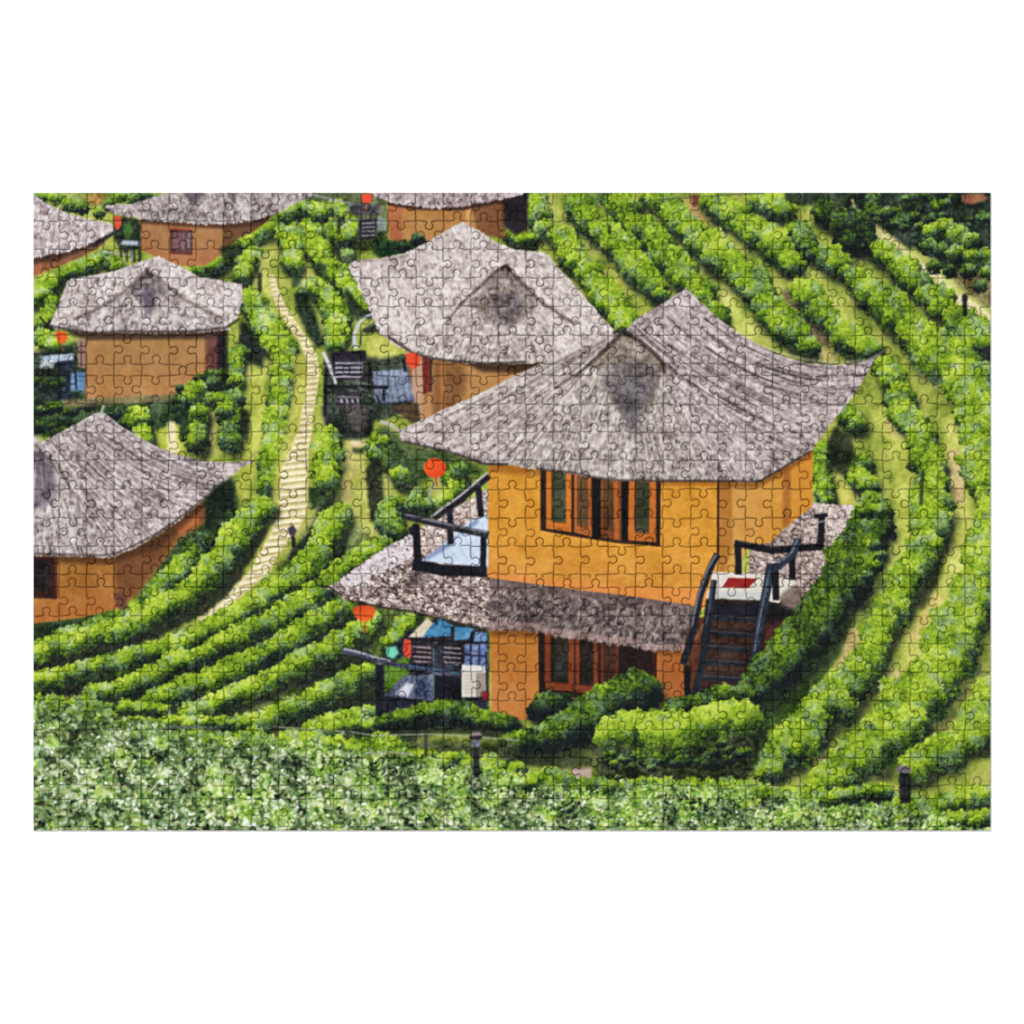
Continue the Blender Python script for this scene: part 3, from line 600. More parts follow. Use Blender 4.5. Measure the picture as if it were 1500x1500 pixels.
poly([(594, 519), (608, 517), (616, 524), (614, 536), (604, 542), (595, 534)], (222, 74, 40), 1, .8, 14); line([(603, 541), (601, 551)], 2, (190, 80, 50), .8, .6)

# ================================ MAIN HOUSE ==================================
# lower leaf-thatched roof, part behind the balcony and the stair landing
LOW = [(60, 48, 48), (92, 76, 74), (126, 106, 102), (156, 136, 130), (186, 166, 158), (214, 198, 190), (236, 226, 218)]
poly([(600, 782), (660, 748), (716, 716), (720, 850), (600, 850)], (198, 178, 168), 1, 1, 20)
clump_thatch([(598, 786), (655, 752), (716, 718), (716, 850), (598, 850)], 2600, .17, 2.4, LOW)
poly([(1100, 800), (1150, 765), (1185, 738), (1250, 742), (1240, 775), (1225, 805), (1205, 845), (1185, 880), (1168, 898), (1140, 888), (1095, 860)], (170, 150, 144), 1, 1, 16)
clump_thatch([(1100, 800), (1150, 765), (1185, 738), (1250, 741), (1241, 775), (1226, 805), (1206, 845), (1186, 880), (1168, 898), (1140, 888), (1095, 860)], 3400, .02, 2.2, LOW)
clump_thatch([(1188, 738), (1250, 741), (1240, 775), (1228, 800), (1210, 780)], 700, .25, 2.2, LOW)
# upper walls
poly([(716, 672), (800, 680), (1054, 696), (1056, 820), (1030, 893), (932, 877), (848, 867), (714, 850)], (214, 146, 46), 1, .5, 18, (212, 142, 60), (880, 780, 870, 872))
poly([(1052, 696), (1110, 700), (1138, 685), (1191, 655), (1190, 742), (1150, 774), (1128, 796), (1095, 800), (1078, 840), (1052, 840)], (204, 148, 72), 1, .5, 12, (208, 138, 44), (1080, 720, 1180, 720))
poly([(716, 676), (840, 689), (908, 702), (1050, 703), (1050, 712), (908, 712), (840, 702), (716, 692)], (150, 92, 24), .75, 2.5, 8)
poly([(716, 838), (848, 853), (932, 860), (1036, 866), (1030, 893), (932, 877), (848, 867), (714, 850)], (226, 140, 66), .85, 2, 8)
poly([(1053, 704), (1071, 704), (1074, 800), (1062, 838), (1053, 838)], (172, 112, 42), .9, 1.5, 10); line([(1052, 703), (1052, 822)], 3, (58, 34, 24), .95, .6)
poly([(1147, 690), (1158, 684), (1158, 770), (1146, 776)], (160, 98, 38), .85, 2.5, 10); line([(1114, 720), (1114, 790)], 5, (206, 128, 46), .5, 2)
poly([(1052, 704), (1109, 706), (1140, 690), (1190, 660), (1190, 668), (1140, 700), (1109, 716), (1052, 714)], (120, 74, 26), .7, 2, 6)
for i in range(26):
    x = rng.uniform(722, 1040); y = rng.uniform(716, 850); line([(x, y), (x+rng.normal(0, 2), y+rng.uniform(10, 34))], rng.uniform(2, 7), (206, 132, 44) if rng.random() < .6 else (236, 176, 84), .22, 2.5)
line([(716, 842), (850, 862), (1030, 886)], 5, (196, 120, 60), .35, 2.5)
# open bay window with timber shutters
def casement(q, frame=(190, 104, 38), glass=(64, 70, 46), fw=.2, glow=0):
    """q = four corners tl, tr, br, bl"""
    q = np.array(q, float)
    at = lambda u, v: tuple((q[0]*(1-u)+q[1]*u)*(1-v)+(q[3]*(1-u)+q[2]*u)*v)
    poly(q, frame, 1, .4, 14); poly([at(fw, .02), at(1-fw, .02), at(1-fw, .86), at(fw, .86)], glass, 1, .7, 22)
    line([at(fw, .02), at(fw, .86)], 1.2, tuple(c*.5 for c in frame), .7, .3); line([at(fw, .87), at(1-fw, .87)], 1.2, (90, 36, 20), .7, .3)
    line([at(.02, .95), at(.98, .95)], 1.0, tuple(c*.65 for c in frame), .6, .3)
poly([(792, 684), (968, 700), (967, 798), (908, 793), (836, 783), (792, 777)], (48, 34, 26), 1, .4, 10)
casement([(800, 688), (837, 690), (837, 780), (800, 775)], (198, 110, 36), (70, 72, 48), .22)
line([(838, 690), (839, 782)], 2.2, (70, 30, 16), .9, .4)
casement([(841, 692), (866, 697), (867, 788), (841, 780)], (176, 98, 44), (112, 78, 44), .2)
for k in range(8): line([(846+2.6*k, 715), (846+2.6*k, 772)], .8, (96, 50, 26), .5, .3)
poly([(868, 697), (880, 698), (880, 789), (868, 787)], (26, 18, 18), 1, .6, 8)
casement([(880, 699), (910, 702), (910, 792), (880, 787)], (124, 70, 36), (92, 62, 36), .16); line([(902, 702), (903, 791)], 7, (178, 96, 36), .9, .6)
poly([(911, 703), (921, 703), (920, 794), (911, 793)], (20, 16, 20), 1, .6, 6)
casement([(921, 704), (961, 705), (961, 795), (920, 792)], (190, 104, 38), (72, 68, 44), .24)
poly([(848, 712), (858, 712), (858, 765), (848, 762)], (98, 84, 60), .6, 2, 20); poly([(808, 720), (826, 715), (828, 765), (812, 760)], (58, 66, 46), .5, 3, 20); poly([(930, 725), (948, 722), (948, 770), (932, 768)], (50, 60, 42), .5, 3, 20)
line([(793, 776), (836, 784), (908, 795), (967, 799)], 3.4, (44, 28, 22), .95, .5); line([(793, 686), (793, 777)], 3, (60, 38, 30), .9, .5)

# lower storey
poly([(718, 915), (800, 918), (1003, 945), (1003, 1026), (960, 1034), (850, 1050), (754, 1056), (720, 1053)], (186, 118, 44), 1, .5, 14, (192, 120, 58), (730, 930, 730, 1040))
poly([(960, 945), (1003, 950), (1003, 1030), (960, 1034)], (168, 96, 44), .9, 2, 10)
poly([(1003, 905), (1120, 905), (1144, 925), (1140, 985), (1100, 1010), (1003, 1026)], (96, 56, 36), 1, 1, 22)
poly([(718, 918), (800, 922), (1000, 950), (1000, 962), (940, 956), (800, 936), (718, 932)], (112, 66, 24), .7, 2.5, 8)
poly([(788, 920), (962, 944), (962, 1000), (940, 1030), (790, 1019)], (44, 24, 18), 1, .4, 10)
casement([(798, 926), (841, 932), (841, 1014), (798, 1010)], (124, 60, 28), (44, 38, 28), .2)
casement([(843, 932), (876, 936), (876, 1018), (843, 1014)], (122, 58, 27), (40, 30, 24), .2)
casement([(880, 938), (906, 942), (906, 1018), (880, 1016)], (98, 48, 26), (64, 38, 26), .2)
poly([(908, 940), (955, 946), (955, 996), (908, 1000)], (40, 24, 24), 1, 1, 12); line([(958, 948), (958, 995)], 3, (84, 36, 22), .9, .6); line([(790, 1018), (870, 1022)], 4, (40, 24, 22), .95, .7)
line([(790, 925), (791, 1019)], 3, (40, 34, 34), .9, .5); poly([(812, 970), (824, 960), (828, 990), (814, 992)], (66, 76, 80), .5, 2, 16)
# lower roof
thatch([(560, 806), (600, 800), (660, 838), (716, 847), (848, 865), (932, 875), (1022, 889)], [(486, 866), (545, 884), (594, 892), (650, 905), (709, 921), (760, 922), (800, 925), (835, 934), (880, 940), (920, 945), (960, 952), (998, 951)], 9000, tone=-.22, tint=(-8, -3, -2), streak=.3, rag=2, stops=LOW, cont=.7)
clump_thatch([(478, 862), (496, 852), (539, 820), (572, 799), (606, 782), (610, 838), (716, 848), (716, 922), (650, 906), (594, 893), (545, 886), (505, 878)], 4800, .02, 2.6, LOW, ang=.45, cont=1.25)
clump_thatch([(496, 853), (539, 821), (572, 800), (604, 784), (604, 815), (560, 838), (510, 862)], 1200, .25, 2.4, [(110, 96, 98), (170, 156, 158), (206, 196, 200), (230, 222, 226)], ang=.5)
for i in range(22):                                                    # ragged scalloped ends of the eave
    t = i/21; x = 720+278*t; yb = np.interp(x, [718, 790, 822, 855, 889, 920, 946, 999], [920, 922, 933, 932, 942, 942, 951, 952])
    poly([(x-8, yb-9), (x+8, yb-8), (x+6, yb+1), (x+1, yb+3+rng.random()*4), (x-5, yb+1)], (158, 132, 126), .8, 1, 30)
line([(510, 880), (560, 890), (600, 896), (650, 908), (712, 924)], 3, (46, 34, 30), .85, 1)
line([(466, 858), (482, 861), (500, 872)], 3.5, (50, 46, 44), .85, .8)
line([(860, 915), (880, 895), (905, 880)], 2, (86, 70, 70), .6, .8); line([(925, 933), (940, 905)], 2, (86, 70, 70), .6, .8)
poly([(716, 850), (848, 867), (932, 877), (1022, 890), (1018, 898), (930, 886), (846, 876), (716, 862)], (110, 88, 82), .6, 2, 20)

# lower deck and its furniture (left)
poly([(560, 960), (600, 925), (640, 905), (716, 925), (716, 1052), (560, 1045)], (34, 38, 50), 1, 2.5, 40)
poly([(563, 975), (600, 960), (600, 990), (572, 1015), (563, 1015)], (96, 140, 34), .9, 2.5, 40)
poly([(592, 990), (634, 988), (634, 1028), (560, 1021)], (96, 104, 124), 1, .8, 60); poly([(597, 1000), (606, 1003), (598, 1022), (578, 1018)], (214, 214, 226), .85, 1.5, 30); poly([(612, 996), (630, 998), (630, 1022), (606, 1020)], (70, 80, 110), .8, 2, 50)
poly([(598, 934), (626, 906), (636, 914), (620, 934)], (206, 192, 166), 1, .8, 20)
poly([(634, 914), (644, 907), (664, 917), (662, 932), (618, 934)], (66, 128, 170), 1, .6, 34); poly([(666, 918), (694, 921), (686, 937), (666, 939)], (72, 128, 168), 1, .6, 34); poly([(696, 926), (714, 928), (714, 940), (694, 942)], (110, 140, 186), .95, .8, 20)
line([(600, 937), (715, 943)], 3.2, (28, 22, 30), .95, .5); lines([[(638, 906), (640, 916)], [(662, 918), (662, 938)], [(691, 926), (690, 972)]], 3, (26, 26, 36), alpha=.9, feather=.5)
for bx, by in [(604, 943), (648, 944)]:
    poly([(bx, by), (bx+30, by+1), (bx+32, by+30), (bx+2, by+30)], (44, 30, 36), 1, .8, 24)
    for k in range(4): line([(bx+1, by+5+7*k), (bx+28, by+7+7*k)], 2.2, (170, 160, 168), .85, .5)
poly([(592, 936), (602, 938), (603, 962), (597, 966), (590, 956)], (214, 74, 50), 1, .7, 14); poly([(566, 949), (580, 947), (584, 958), (576, 966), (565, 961)], (110, 206, 168), .95, 1.2, 36)
poly([(680, 945), (714, 943), (714, 985), (680, 985)], (118, 138, 190), .85, 1.5, 50); lines([[(690, 944), (690, 984)], [(702, 944), (702, 980)], [(680, 960), (714, 962)]], 2.6, (36, 42, 70), alpha=.85, feather=.5)
poly([(637, 992), (674, 990), (674, 1032), (637, 1030)], (20, 22, 32), 1, 1, 12)
poly([(676, 984), (698, 984), (698, 1022), (676, 1022)], (206, 200, 186), 1, .6, 10); poly([(698, 984), (713, 986), (713, 1020), (698, 1022)], (150, 140, 130), 1, .6, 14); poly([(676, 974), (710, 976), (712, 986), (676, 984)], (222, 218, 212), .95, .7, 10)
for k in range(6): line([(679, 990+5*k), (695, 990+5*k)], 1, (160, 154, 140), .6, .3)
line([(712, 955), (714, 1030)], 3, (60, 40, 50), .9, .6); poly([(706, 1014), (716, 1014), (716, 1026), (706, 1026)], (140, 26, 30), .9, 1)
line([(500, 954), (520, 957), (545, 966), (570, 972), (600, 978), (640, 984), (675, 990)], (9, 6), (66, 68, 86), 1, .6, 20); line([(503, 951), (522, 955), (548, 963), (572, 969)], 3.2, (176, 176, 190), .9, .7, 20); line([(596, 975), (640, 981), (673, 987)], 2, (60, 110, 150), .8, .5)
line([(556, 974), (556, 1050)], 12, (26, 30, 40), 1, .7, 10); line([(562, 1022), (636, 1030)], 4, (36, 34, 40), .95, .7); line([(635, 950), (635, 1032)], 2.2, (96, 120, 130), .9, .5)
line([(520, 962), (548, 972), (556, 976)], 4, (34, 38, 40), .8, 1)
for i in range(60):
    x = rng.uniform(600, 712); y = rng.uniform(942, 1000); a = rng.normal(0, .5); c = [(30, 26, 34), (150, 146, 160), (92, 110, 150), (66, 50, 50)][rng.integers(0, 4)]
    if 674 < x < 714 and y > 975: continue
    line([(x, y), (x+rng.uniform(4, 12)*np.cos(a), y+rng.uniform(3, 9)*np.sin(a+.4))], rng.uniform(1.2, 2.6), c, .6, .5)
# lanterns hung from the main house
poly([(517, 891), (528, 887), (543, 888), (550, 893), (548, 903), (538, 911), (527, 910), (519, 903)], (204, 72, 24), 1, .7, 10, (236, 96, 30), (530, 888, 536, 910)); line([(534, 911), (535, 928)], 2.6, (190, 56, 30), .9, .7)

# main roof
thatch([(906, 490), (900, 494), (860, 508), (800, 531), (750, 553), (700, 581), (650, 607), (615, 624), (590, 629)], [(905, 700), (872, 697), (836, 690), (793, 684), (745, 678), (709, 677), (666, 662), (630, 653), (598, 645)], 3000, tone=.02, tint=(0, -2, 0))
thatch([(904, 487), (907, 485), (910, 486)], [(588, 630), (592, 645), (630, 654), (666, 663), (709, 678), (745, 678), (793, 685), (836, 690), (872, 697), (908, 701), (968, 702)], 24000, tone=.11, tint=(2, -1, -1), streak=.55, rag=3)
thatch([(866, 520), (888, 507), (908, 492), (930, 496), (950, 512), (968, 530)], [(760, 682), (836, 690), (872, 697), (908, 701), (968, 702), (1028, 702), (1076, 702), (1100, 703)], 21000, tone=.08, tint=(2, 1, -3), streak=.55, rag=3)
thatch([(972, 548), (962, 520), (934, 496), (914, 487), (932, 467), (966, 448), (1005, 423)], [(1035, 702), (1076, 702), (1109, 703), (1138, 687), (1167, 671), (1187, 658), (1197, 643), (1212, 621), (1240, 588), (1258, 562), (1268, 545), (1278, 527)], 42000, sag=(0, 46), tone=.07, tint=(2, -2, 0), streak=.75, rag=3, lenf=(.03, .12))
# deep straw furrows on the right slope
for i in range(30):
    u = rng.uniform(.25, 1); T_ = resample([(962, 522), (934, 496), (916, 486), (932, 468), (966, 449), (1004, 424)], 100)[int(u*99)]
    B_ = resample([(1110, 702), (1167, 671), (1197, 643), (1240, 588), (1275, 541), (1288, 520)], 100)[int(u*99)]
    a = rng.uniform(0, .55); v = np.linspace(a, a+rng.uniform(.15, .45), 9)[:, None]; q = T_*(1-v)+B_*v; q[:, 1] += (46*u*4*v*(1-v))[:, 0]
    line(q, (2.6, 1.3), (70, 60, 62), .6, .6, 20)
for i in range(70):
    u = rng.uniform(.12, 1); T_ = resample([(966, 535), (934, 496), (916, 486), (932, 468), (966, 449), (1004, 424)], 100)[int(u*99)]
    B_ = resample([(1076, 702), (1167, 671), (1197, 643), (1240, 588), (1275, 541), (1288, 520)], 100)[int(u*99)]
    a = rng.uniform(0, .85); v = np.linspace(a, min(1, a+rng.uniform(.08, .28)), 9)[:, None]; q = T_*(1-v)+B_*v; q[:, 1] += (46*u*4*v*(1-v))[:, 0]
    line(q, (1.8, 1.2), (218, 208, 206) if rng.random() < .6 else (84, 74, 76), .5, .5, 20)
for i in range(18):
    a = rng.uniform(2.05, 2.9); r0 = rng.uniform(15, 150); r1 = r0+rng.uniform(30, 90); q = [(912+r*np.cos(a)*1.25, 486+r*np.sin(a)*.8) for r in np.linspace(r0, r1, 6)]
    if q[-1][1] < 690 and q[-1][1] > 630-(q[-1][0]-590)*.45+8: line(q, 1.7, (92, 80, 78), .45, .7, 20)
for i in range(34):                                                    # pale split straws in the lower part
    x = rng.uniform(760, 1120); y = rng.uniform(590, 672); s = (x-925)/300
    line([(x, y), (x+s*26, y+24)], 1.4, (226, 216, 212), .45, .5)
for q in ([(938, 605), (926, 640), (915, 690)], [(952, 572), (942, 600)], [(905, 600), (884, 640), (862, 690)], [(1000, 590), (1012, 625), (1040, 665)], [(890, 575), (870, 625)]): line(q, 2.2, (222, 212, 208), .6, .7)
for i in range(150):
    xe = [592, 630, 666, 709, 745, 793, 836, 872, 908, 968, 1028, 1076, 1109, 1138, 1167, 1187, 1212, 1240, 1268]; ye = [646, 655, 664, 679, 680, 686, 691, 698, 702, 704, 704, 704, 705, 689, 673, 660, 622, 589, 546]
    x = rng.uniform(594, 1266); y = np.interp(x, xe, ye); line([(x, y-6), (x+rng.normal(0, 2), y+rng.uniform(0, 4))], 2.2, (196, 186, 180) if rng.random() < .55 else (88, 76, 72), .7, .5)
strips([(904, 489), (907, 487), (910, 488)], [(596, 630), (612, 650), (666, 663), (709, 678), (745, 678), (793, 685), (836, 690)], 90, (0, 0), .5, 1.8, span=(.08, .3))
strips([(880, 520), (900, 540), (940, 545), (965, 530)], [(800, 684), (872, 697), (908, 701), (968, 702), (1028, 702), (1080, 702)], 80, (0, 0), .62, 1.7)
# the small gable, open and shaded straw behind its rim
poly([(912, 488), (932, 496), (951, 510), (968, 526), (974, 545), (962, 566), (956, 598), (944, 606), (905, 606), (893, 585), (888, 560), (880, 545), (866, 540), (874, 526), (894, 504)], (118, 106, 92), .6, 2, 70)
poly([(886, 538), (930, 528), (968, 540), (964, 568), (950, 590), (940, 604), (934, 640), (920, 640), (912, 605), (896, 585), (880, 560)], (92, 86, 96), .5, 4, 40)
poly([(905, 560), (945, 556), (952, 580), (938, 600), (932, 628), (922, 628), (914, 600), (902, 585)], (78, 74, 86), .35, 3, 40)
line([(912, 489), (894, 505), (874, 526), (850, 545), (812, 570)], (6.5, 3), (72, 58, 54), .85, 1.4, 30); line([(912, 489), (932, 497), (951, 511), (968, 528), (975, 548)], (6, 4), (66, 54, 50), .85, 1.3, 20); line([(898, 490), (911, 485), (926, 492)], 7, (46, 36, 32), .85, 1.2)
line([(906, 486), (912, 480), (917, 487)], 4, (70, 82, 50), .8, 1)
line([(974, 548), (968, 566), (958, 596)], 2.2, (200, 196, 196), .5, 1)
line([(906, 489), (860, 507), (800, 531), (750, 553), (700, 580), (650, 607), (600, 628)], 2.2, (206, 198, 192), .6, .9)
line([(557, 618), (572, 622), (582, 630), (600, 634)], 4.5, (176, 170, 166), .9, .8, 20)
line([(590, 647), (630, 656), (666, 665), (709, 680), (745, 681)], 3.4, (46, 36, 34), .85, 1.1); line([(790, 688), (840, 693), (872, 700), (908, 704), (970, 705), (1076, 705), (1112, 706), (1140, 690), (1186, 662)], 2.8, (44, 34, 30), .8, 1)
line([(1284, 522), (1294, 515), (1302, 509)], (4, 2), (110, 98, 98), .9, .8); line([(1270, 532), (1285, 521)], (8, 4), (150, 138, 136), .8, 1)
line([(1005, 422), (1028, 449), (1052, 470), (1100, 501), (1136, 515), (1179, 527), (1227, 532), (1268, 528)], 2.4, (206, 196, 196), .55, 1)

# balcony on the left
poly([(617, 822), (640, 806), (672, 776), (690, 762), (715, 756), (715, 832), (680, 828)], (196, 210, 230), 1, .7, 16)
line([(622, 820), (662, 796), (700, 762)], 7, (112, 130, 170), .75, 1.5); poly([(658, 800), (680, 776), (700, 775), (700, 790), (670, 800)], (206, 218, 238), .8, 2, 10)
line([(635, 760), (676, 730), (716, 698)], 10, (42, 38, 44), 1, .6, 14); line([(632, 757), (674, 727), (714, 693)], 3.2, (196, 190, 194), .85, .7)
lines([[(659, 742), (660, 798)], [(700, 712), (705, 758)]], 9, (34, 34, 44), feather=.6)
line([(609, 768), (613, 834)], 11, (26, 28, 38), 1, .6, 10); line([(709, 780), (707, 840)], 9, (26, 28, 38), 1, .6, 10); poly([(598, 774), (608, 770), (608, 786), (600, 784)], (30, 30, 38), 1, .8)
line([(604, 828), (650, 836), (713, 838)], 16, (28, 30, 40), 1, .6, 12); line([(592, 756), (640, 768), (680, 777), (716, 784)], 10, (44, 44, 52), 1, .6, 14); line([(592, 754), (640, 765), (680, 774), (714, 780)], 3, (138, 136, 146), .85, .7)
poly([(600, 838), (640, 842), (620, 860), (596, 862)], (70, 56, 62), .5, 4, 20)
# round lantern by the balcony
th = np.linspace(0, 6.283, 40); poly(np.stack([637+16.5*np.cos(th), 686+14.5*np.sin(th)], -1), (240, 96, 30), 1, .7, 8, (222, 66, 22), (630, 676, 646, 700)); line([(638, 700), (640, 713)], (4, 2), (190, 54, 34), .9, .7); line([(641, 656), (640, 672)], 1.4, (60, 50, 40), .7, .5)

for k in (-10, -5, 0, 5, 10): line([(637+k*.35, 673), (637+k*1.1, 686), (637+k*.35, 699)], 1.1, (196, 56, 20), .4, .4)
line([(630, 674), (645, 675)], 2, (120, 40, 24), .7, .5)
# plank joints of the balcony floor
for k in range(6): line([(640+13*k, 806-8*k), (662+11*k, 826-3*k)], .9, (150, 166, 192), .6, .3)

# landing, stair and rails on the right
poly([(1124, 872), (1170, 898), (1200, 880), (1216, 905), (1150, 935), (1110, 960), (1104, 905)], (24, 24, 28), 1, 4, 14)
poly([(1118, 915), (1160, 905), (1150, 950), (1135, 985), (1112, 975)], (84, 40, 30), .8, 4, 20); poly([(1150, 900), (1230, 880), (1210, 930), (1160, 960)], (20, 30, 24), .8, 5, 20)
poly([(1044, 838), (1122, 842), (1165, 852), (1166, 866), (1140, 884), (1118, 880), (1036, 876)], (214, 206, 194), 1, .6, 12)
poly([(1067, 847), (1110, 848), (1096, 862), (1058, 861)], (146, 34, 30), 1, .6, 20); poly([(1036, 866), (1118, 868), (1117, 882), (1034, 878)], (190, 190, 190), .8, 1, 10)
poly([(1144, 870), (1166, 856), (1180, 875), (1168, 897), (1142, 884)], (112, 94, 84), .8, 2, 20)
poly([(1034, 878), (1118, 880), (1112, 912), (1098, 1000), (1018, 1022), (1030, 915)], (48, 34, 32), 1, .8, 20)
poly([(1042, 884), (1112, 886), (1110, 905), (1040, 902)], (28, 28, 40), 1, 1, 10)
for k, yy in enumerate([905, 928, 949, 970, 993, 1013]):
    xl = 1044-4.6*k; xr = 1106-4.2*k
    poly([(xl, yy+6), (xr, yy+8), (xr-2, yy+17), (xl-2, yy+15)], (96, 62, 40), .5, 2.5, 30); line([(xl-2, yy), (xr, yy+4)], 7, (36, 38, 46), 1, .6, 20); line([(xl, yy-3), (xr, yy+1)], 1.6, (92, 94, 100), .6, .5)
line([(1046, 850), (1042, 885), (1036, 915), (1028, 975), (1016, 1022)], (9, 10), (34, 38, 48), 1, .6, 14); line([(1044, 850), (1040, 885), (1034, 915)], 1.8, (120, 126, 136), .6, .5)
line([(1051, 812), (1040, 834), (1026, 872), (1016, 920), (1008, 950), (1000, 974)], 10, (36, 38, 46), 1, .6, 12); line([(1049, 813), (1037, 834), (1023, 872), (1013, 920)], 2.6, (140, 142, 148), .8, .6); line([(1006, 976), (1007, 1022)], 9, (26, 24, 30), 1, .7, 10); line([(1030, 915), (1018, 938)], 2.5, (150, 120, 86), .7, .7)
line([(1130, 826), (1124, 860), (1114, 912), (1107, 955), (1100, 984)], (14, 11), (40, 48, 62), 1, .6, 14); line([(1129, 828), (1122, 860), (1112, 912), (1105, 955)], 3, (116, 126, 142), .7, .7)
lines([[(1081, 796), (1082, 842)], [(1160, 812), (1161, 850)], [(1136, 836), (1137, 880)], [(1204, 756), (1202, 806)]], 9.5, (28, 26, 32), feather=.6)
line([(1076, 796), (1096, 800), (1131, 807), (1167, 804), (1205, 801)], 10, (28, 26, 32), 1, .6, 10); line([(1080, 793), (1100, 797)], 2, (110, 104, 110), .6, .6); line([(1192, 757), (1212, 755)], 6, (36, 34, 42), 1, .7); line([(1194, 766), (1208, 764)], 3, (150, 140, 150), .8, .7)
line([(1169, 790), (1162, 812), (1140, 830), (1126, 836)], 11, (46, 56, 70), 1, .6, 12); line([(1168, 791), (1160, 809), (1139, 827)], 2.8, (130, 146, 160), .7, .6)

for q in ([(592, 756), (716, 784)], [(635, 760), (716, 698)], [(1051, 812), (1026, 872)], [(1130, 830), (1107, 955)], [(1076, 796), (1205, 803)], [(500, 954), (600, 978)]):
    for i in range(16):
        t = rng.random(); x = q[0][0]*(1-t)+q[1][0]*t+rng.normal(0, 1.5); y = q[0][1]*(1-t)+q[1][1]*t+rng.normal(0, 1.5); a = np.arctan2(q[1][1]-q[0][1], q[1][0]-q[0][0]); L = rng.uniform(2, 6)
        line([(x, y), (x+L*np.cos(a), y+L*np.sin(a))], rng.uniform(.8, 1.6), (150, 146, 150) if rng.random() < .4 else (18, 18, 22), .6, .4)
# ---- hedges in front of and beside the house, in the shade
for i in range(60):
    t = rng.random(); x = 1275-180*t+rng.normal(0, 8); y = 790+215*t+rng.normal(0, 8)
hedge([(1282, 742, 18), (1278, 765, 26), (1268, 795, 30), (1250, 825, 32), (1234, 858, 32), (1212, 886, 28), (1190, 920, 30), (1166, 948, 30), (1142, 976, 29), (1118, 1002, 26), (1092, 1022, 20), (1060, 1024, 20), (1025, 1034, 18), (985, 1044, 17)], -.22, .15, gap=.3, jit=.08)
hedge([(780, 1046, 13), (805, 1036, 17), (828, 1034, 14)], -.40, .25)
hedge([(762, 1096, 15), (790, 1086, 20), (822, 1074, 25), (850, 1060, 28), (878, 1042, 28), (904, 1026, 29), (930, 1014, 29), (946, 1014, 24)], -.24, .1, gap=.3, jit=.06)
hedge([(560, 1062, 12), (600, 1052, 15), (640, 1046, 17), (680, 1046, 17), (712, 1056, 13), (750, 1062, 12)], -.22, .1, gap=.3, jit=.08)
hedge([(745, 1088, 14), (765, 1084, 14), (785, 1082, 13)], -.05, .1)
flush()
hedge([(1278, 735, 13), (1262, 748, 10), (1292, 748, 10)], -.06); flush(False)
for x, y in [(1290, 815), (1282, 800), (1270, 845), (1284, 830)]: bush(x, y, 9, -.22, .9)
flush(False)
hedge([(892, 1080, 24), (915, 1074, 27), (945, 1070, 28), (975, 1074, 28), (1005, 1072, 27), (1035, 1064, 27), (1062, 1056, 27), (1088, 1050, 25), (1100, 1060, 22)], .17, -.5, gap=.3, jit=.08)
flush()
poly([(868, 1098), (900, 1092), (960, 1098), (1040, 1092), (1110, 1070), (1116, 1100), (1096, 1140), (1060, 1158), (930, 1156), (872, 1140)], (36, 46, 26), .88, 5, 60)
for i in range(60):
    t = rng.random(); bush(880+225*t, 1112+rng.normal(0, 7)-20*max(0, t-.6), 7, rng.uniform(-.40, -.2), .2)
flush(False)
line([(1096, 1060), (1122, 1040), (1140, 1010)], 14, (44, 66, 30), .6, 5, 30)

# bottom path patch
poly([(826, 1126), (866, 1124), (866, 1142), (822, 1142)], (186, 160, 150), 1, 1.2, 20); poly([(790, 1140), (868, 1140), (862, 1156), (800, 1156)], (198, 186, 110), 1, 2.5, 34)
poly([(740, 1104), (870, 1108), (868, 1124), (822, 1128), (740, 1118)], (40, 50, 30), .8, 3, 30)
poly([(500, 1080), (760, 1088), (756, 1130), (560, 1112)], (60, 72, 44), .85, 5, 60)

# ---- foreground tea leaves, close to the camera
edge = np.array([(45, 1018), (110, 1036), (165, 1040), (230, 1064), (300, 1078), (390, 1084), (520, 1094), (600, 1108), (680, 1120), (740, 1132), (790, 1150), (850, 1152), (930, 1142), (1000, 1148), (1080, 1154), (1150, 1168), (1200, 1178), (1260, 1172), (1330, 1184), (1400, 1200), (1460, 1212)], float)
def fore(n, dy0, dy1, size, tone, spread):
    x = rng.uniform(45, 1456, n); e = np.interp(x, edge[:, 0], edge[:, 1])
    y = e+dy0+(1222-e-dy0)*rng.random(n)**1.0 if dy1 is None else e+rng.uniform(dy0, dy1, n)
    kp = rng.random(n) < np.clip((y-e)/26+.30+(samp(N_PATCH, x, y)-.5), 0, 1); x = x[kp]; y = y[kp]; e = e[kp]; N = len(x)
    o = np.argsort(y+rng.normal(0, 4, N)); x = x[o]; y = y[o]; e = e[o]
    d = np.clip((y-e)/120, 0, 1); s = 1.35*size*(.75+.6*rng.random(N))*(.55+.55*d)
    t = tone+spread*rng.normal(0, 1, N)+.42*(samp(N_FINE, x, y)-.5)+.40*(samp(N_PALE, x, y)-.5)+.40*(samp(N_PATCH, x, y)-.5)
    yel = np.clip((samp(N_PATCH, x, y)-.5)*2.2+(x-500)/1800+rng.normal(0, .3, N), 0, 1)[:, None]
    F1 = [(22, 34, 26), (50, 68, 42), (82, 106, 60), (116, 140, 84), (152, 172, 122), (190, 204, 168), (226, 234, 218)]
    F2 = [(28, 44, 22), (52, 80, 28), (84, 126, 38), (116, 162, 48), (148, 188, 66), (176, 206, 98), (212, 226, 156)]
    c = ramp(t, F1)*(1-yel)+ramp(t, F2)*yel; c += np.array([1, 0, -1])*rng.normal(0, 5, (N, 1))
    splat(x, y, s, s*.5, rng.normal(0.2, .9, N), np.clip(c, 6, 250).astype(np.float32))
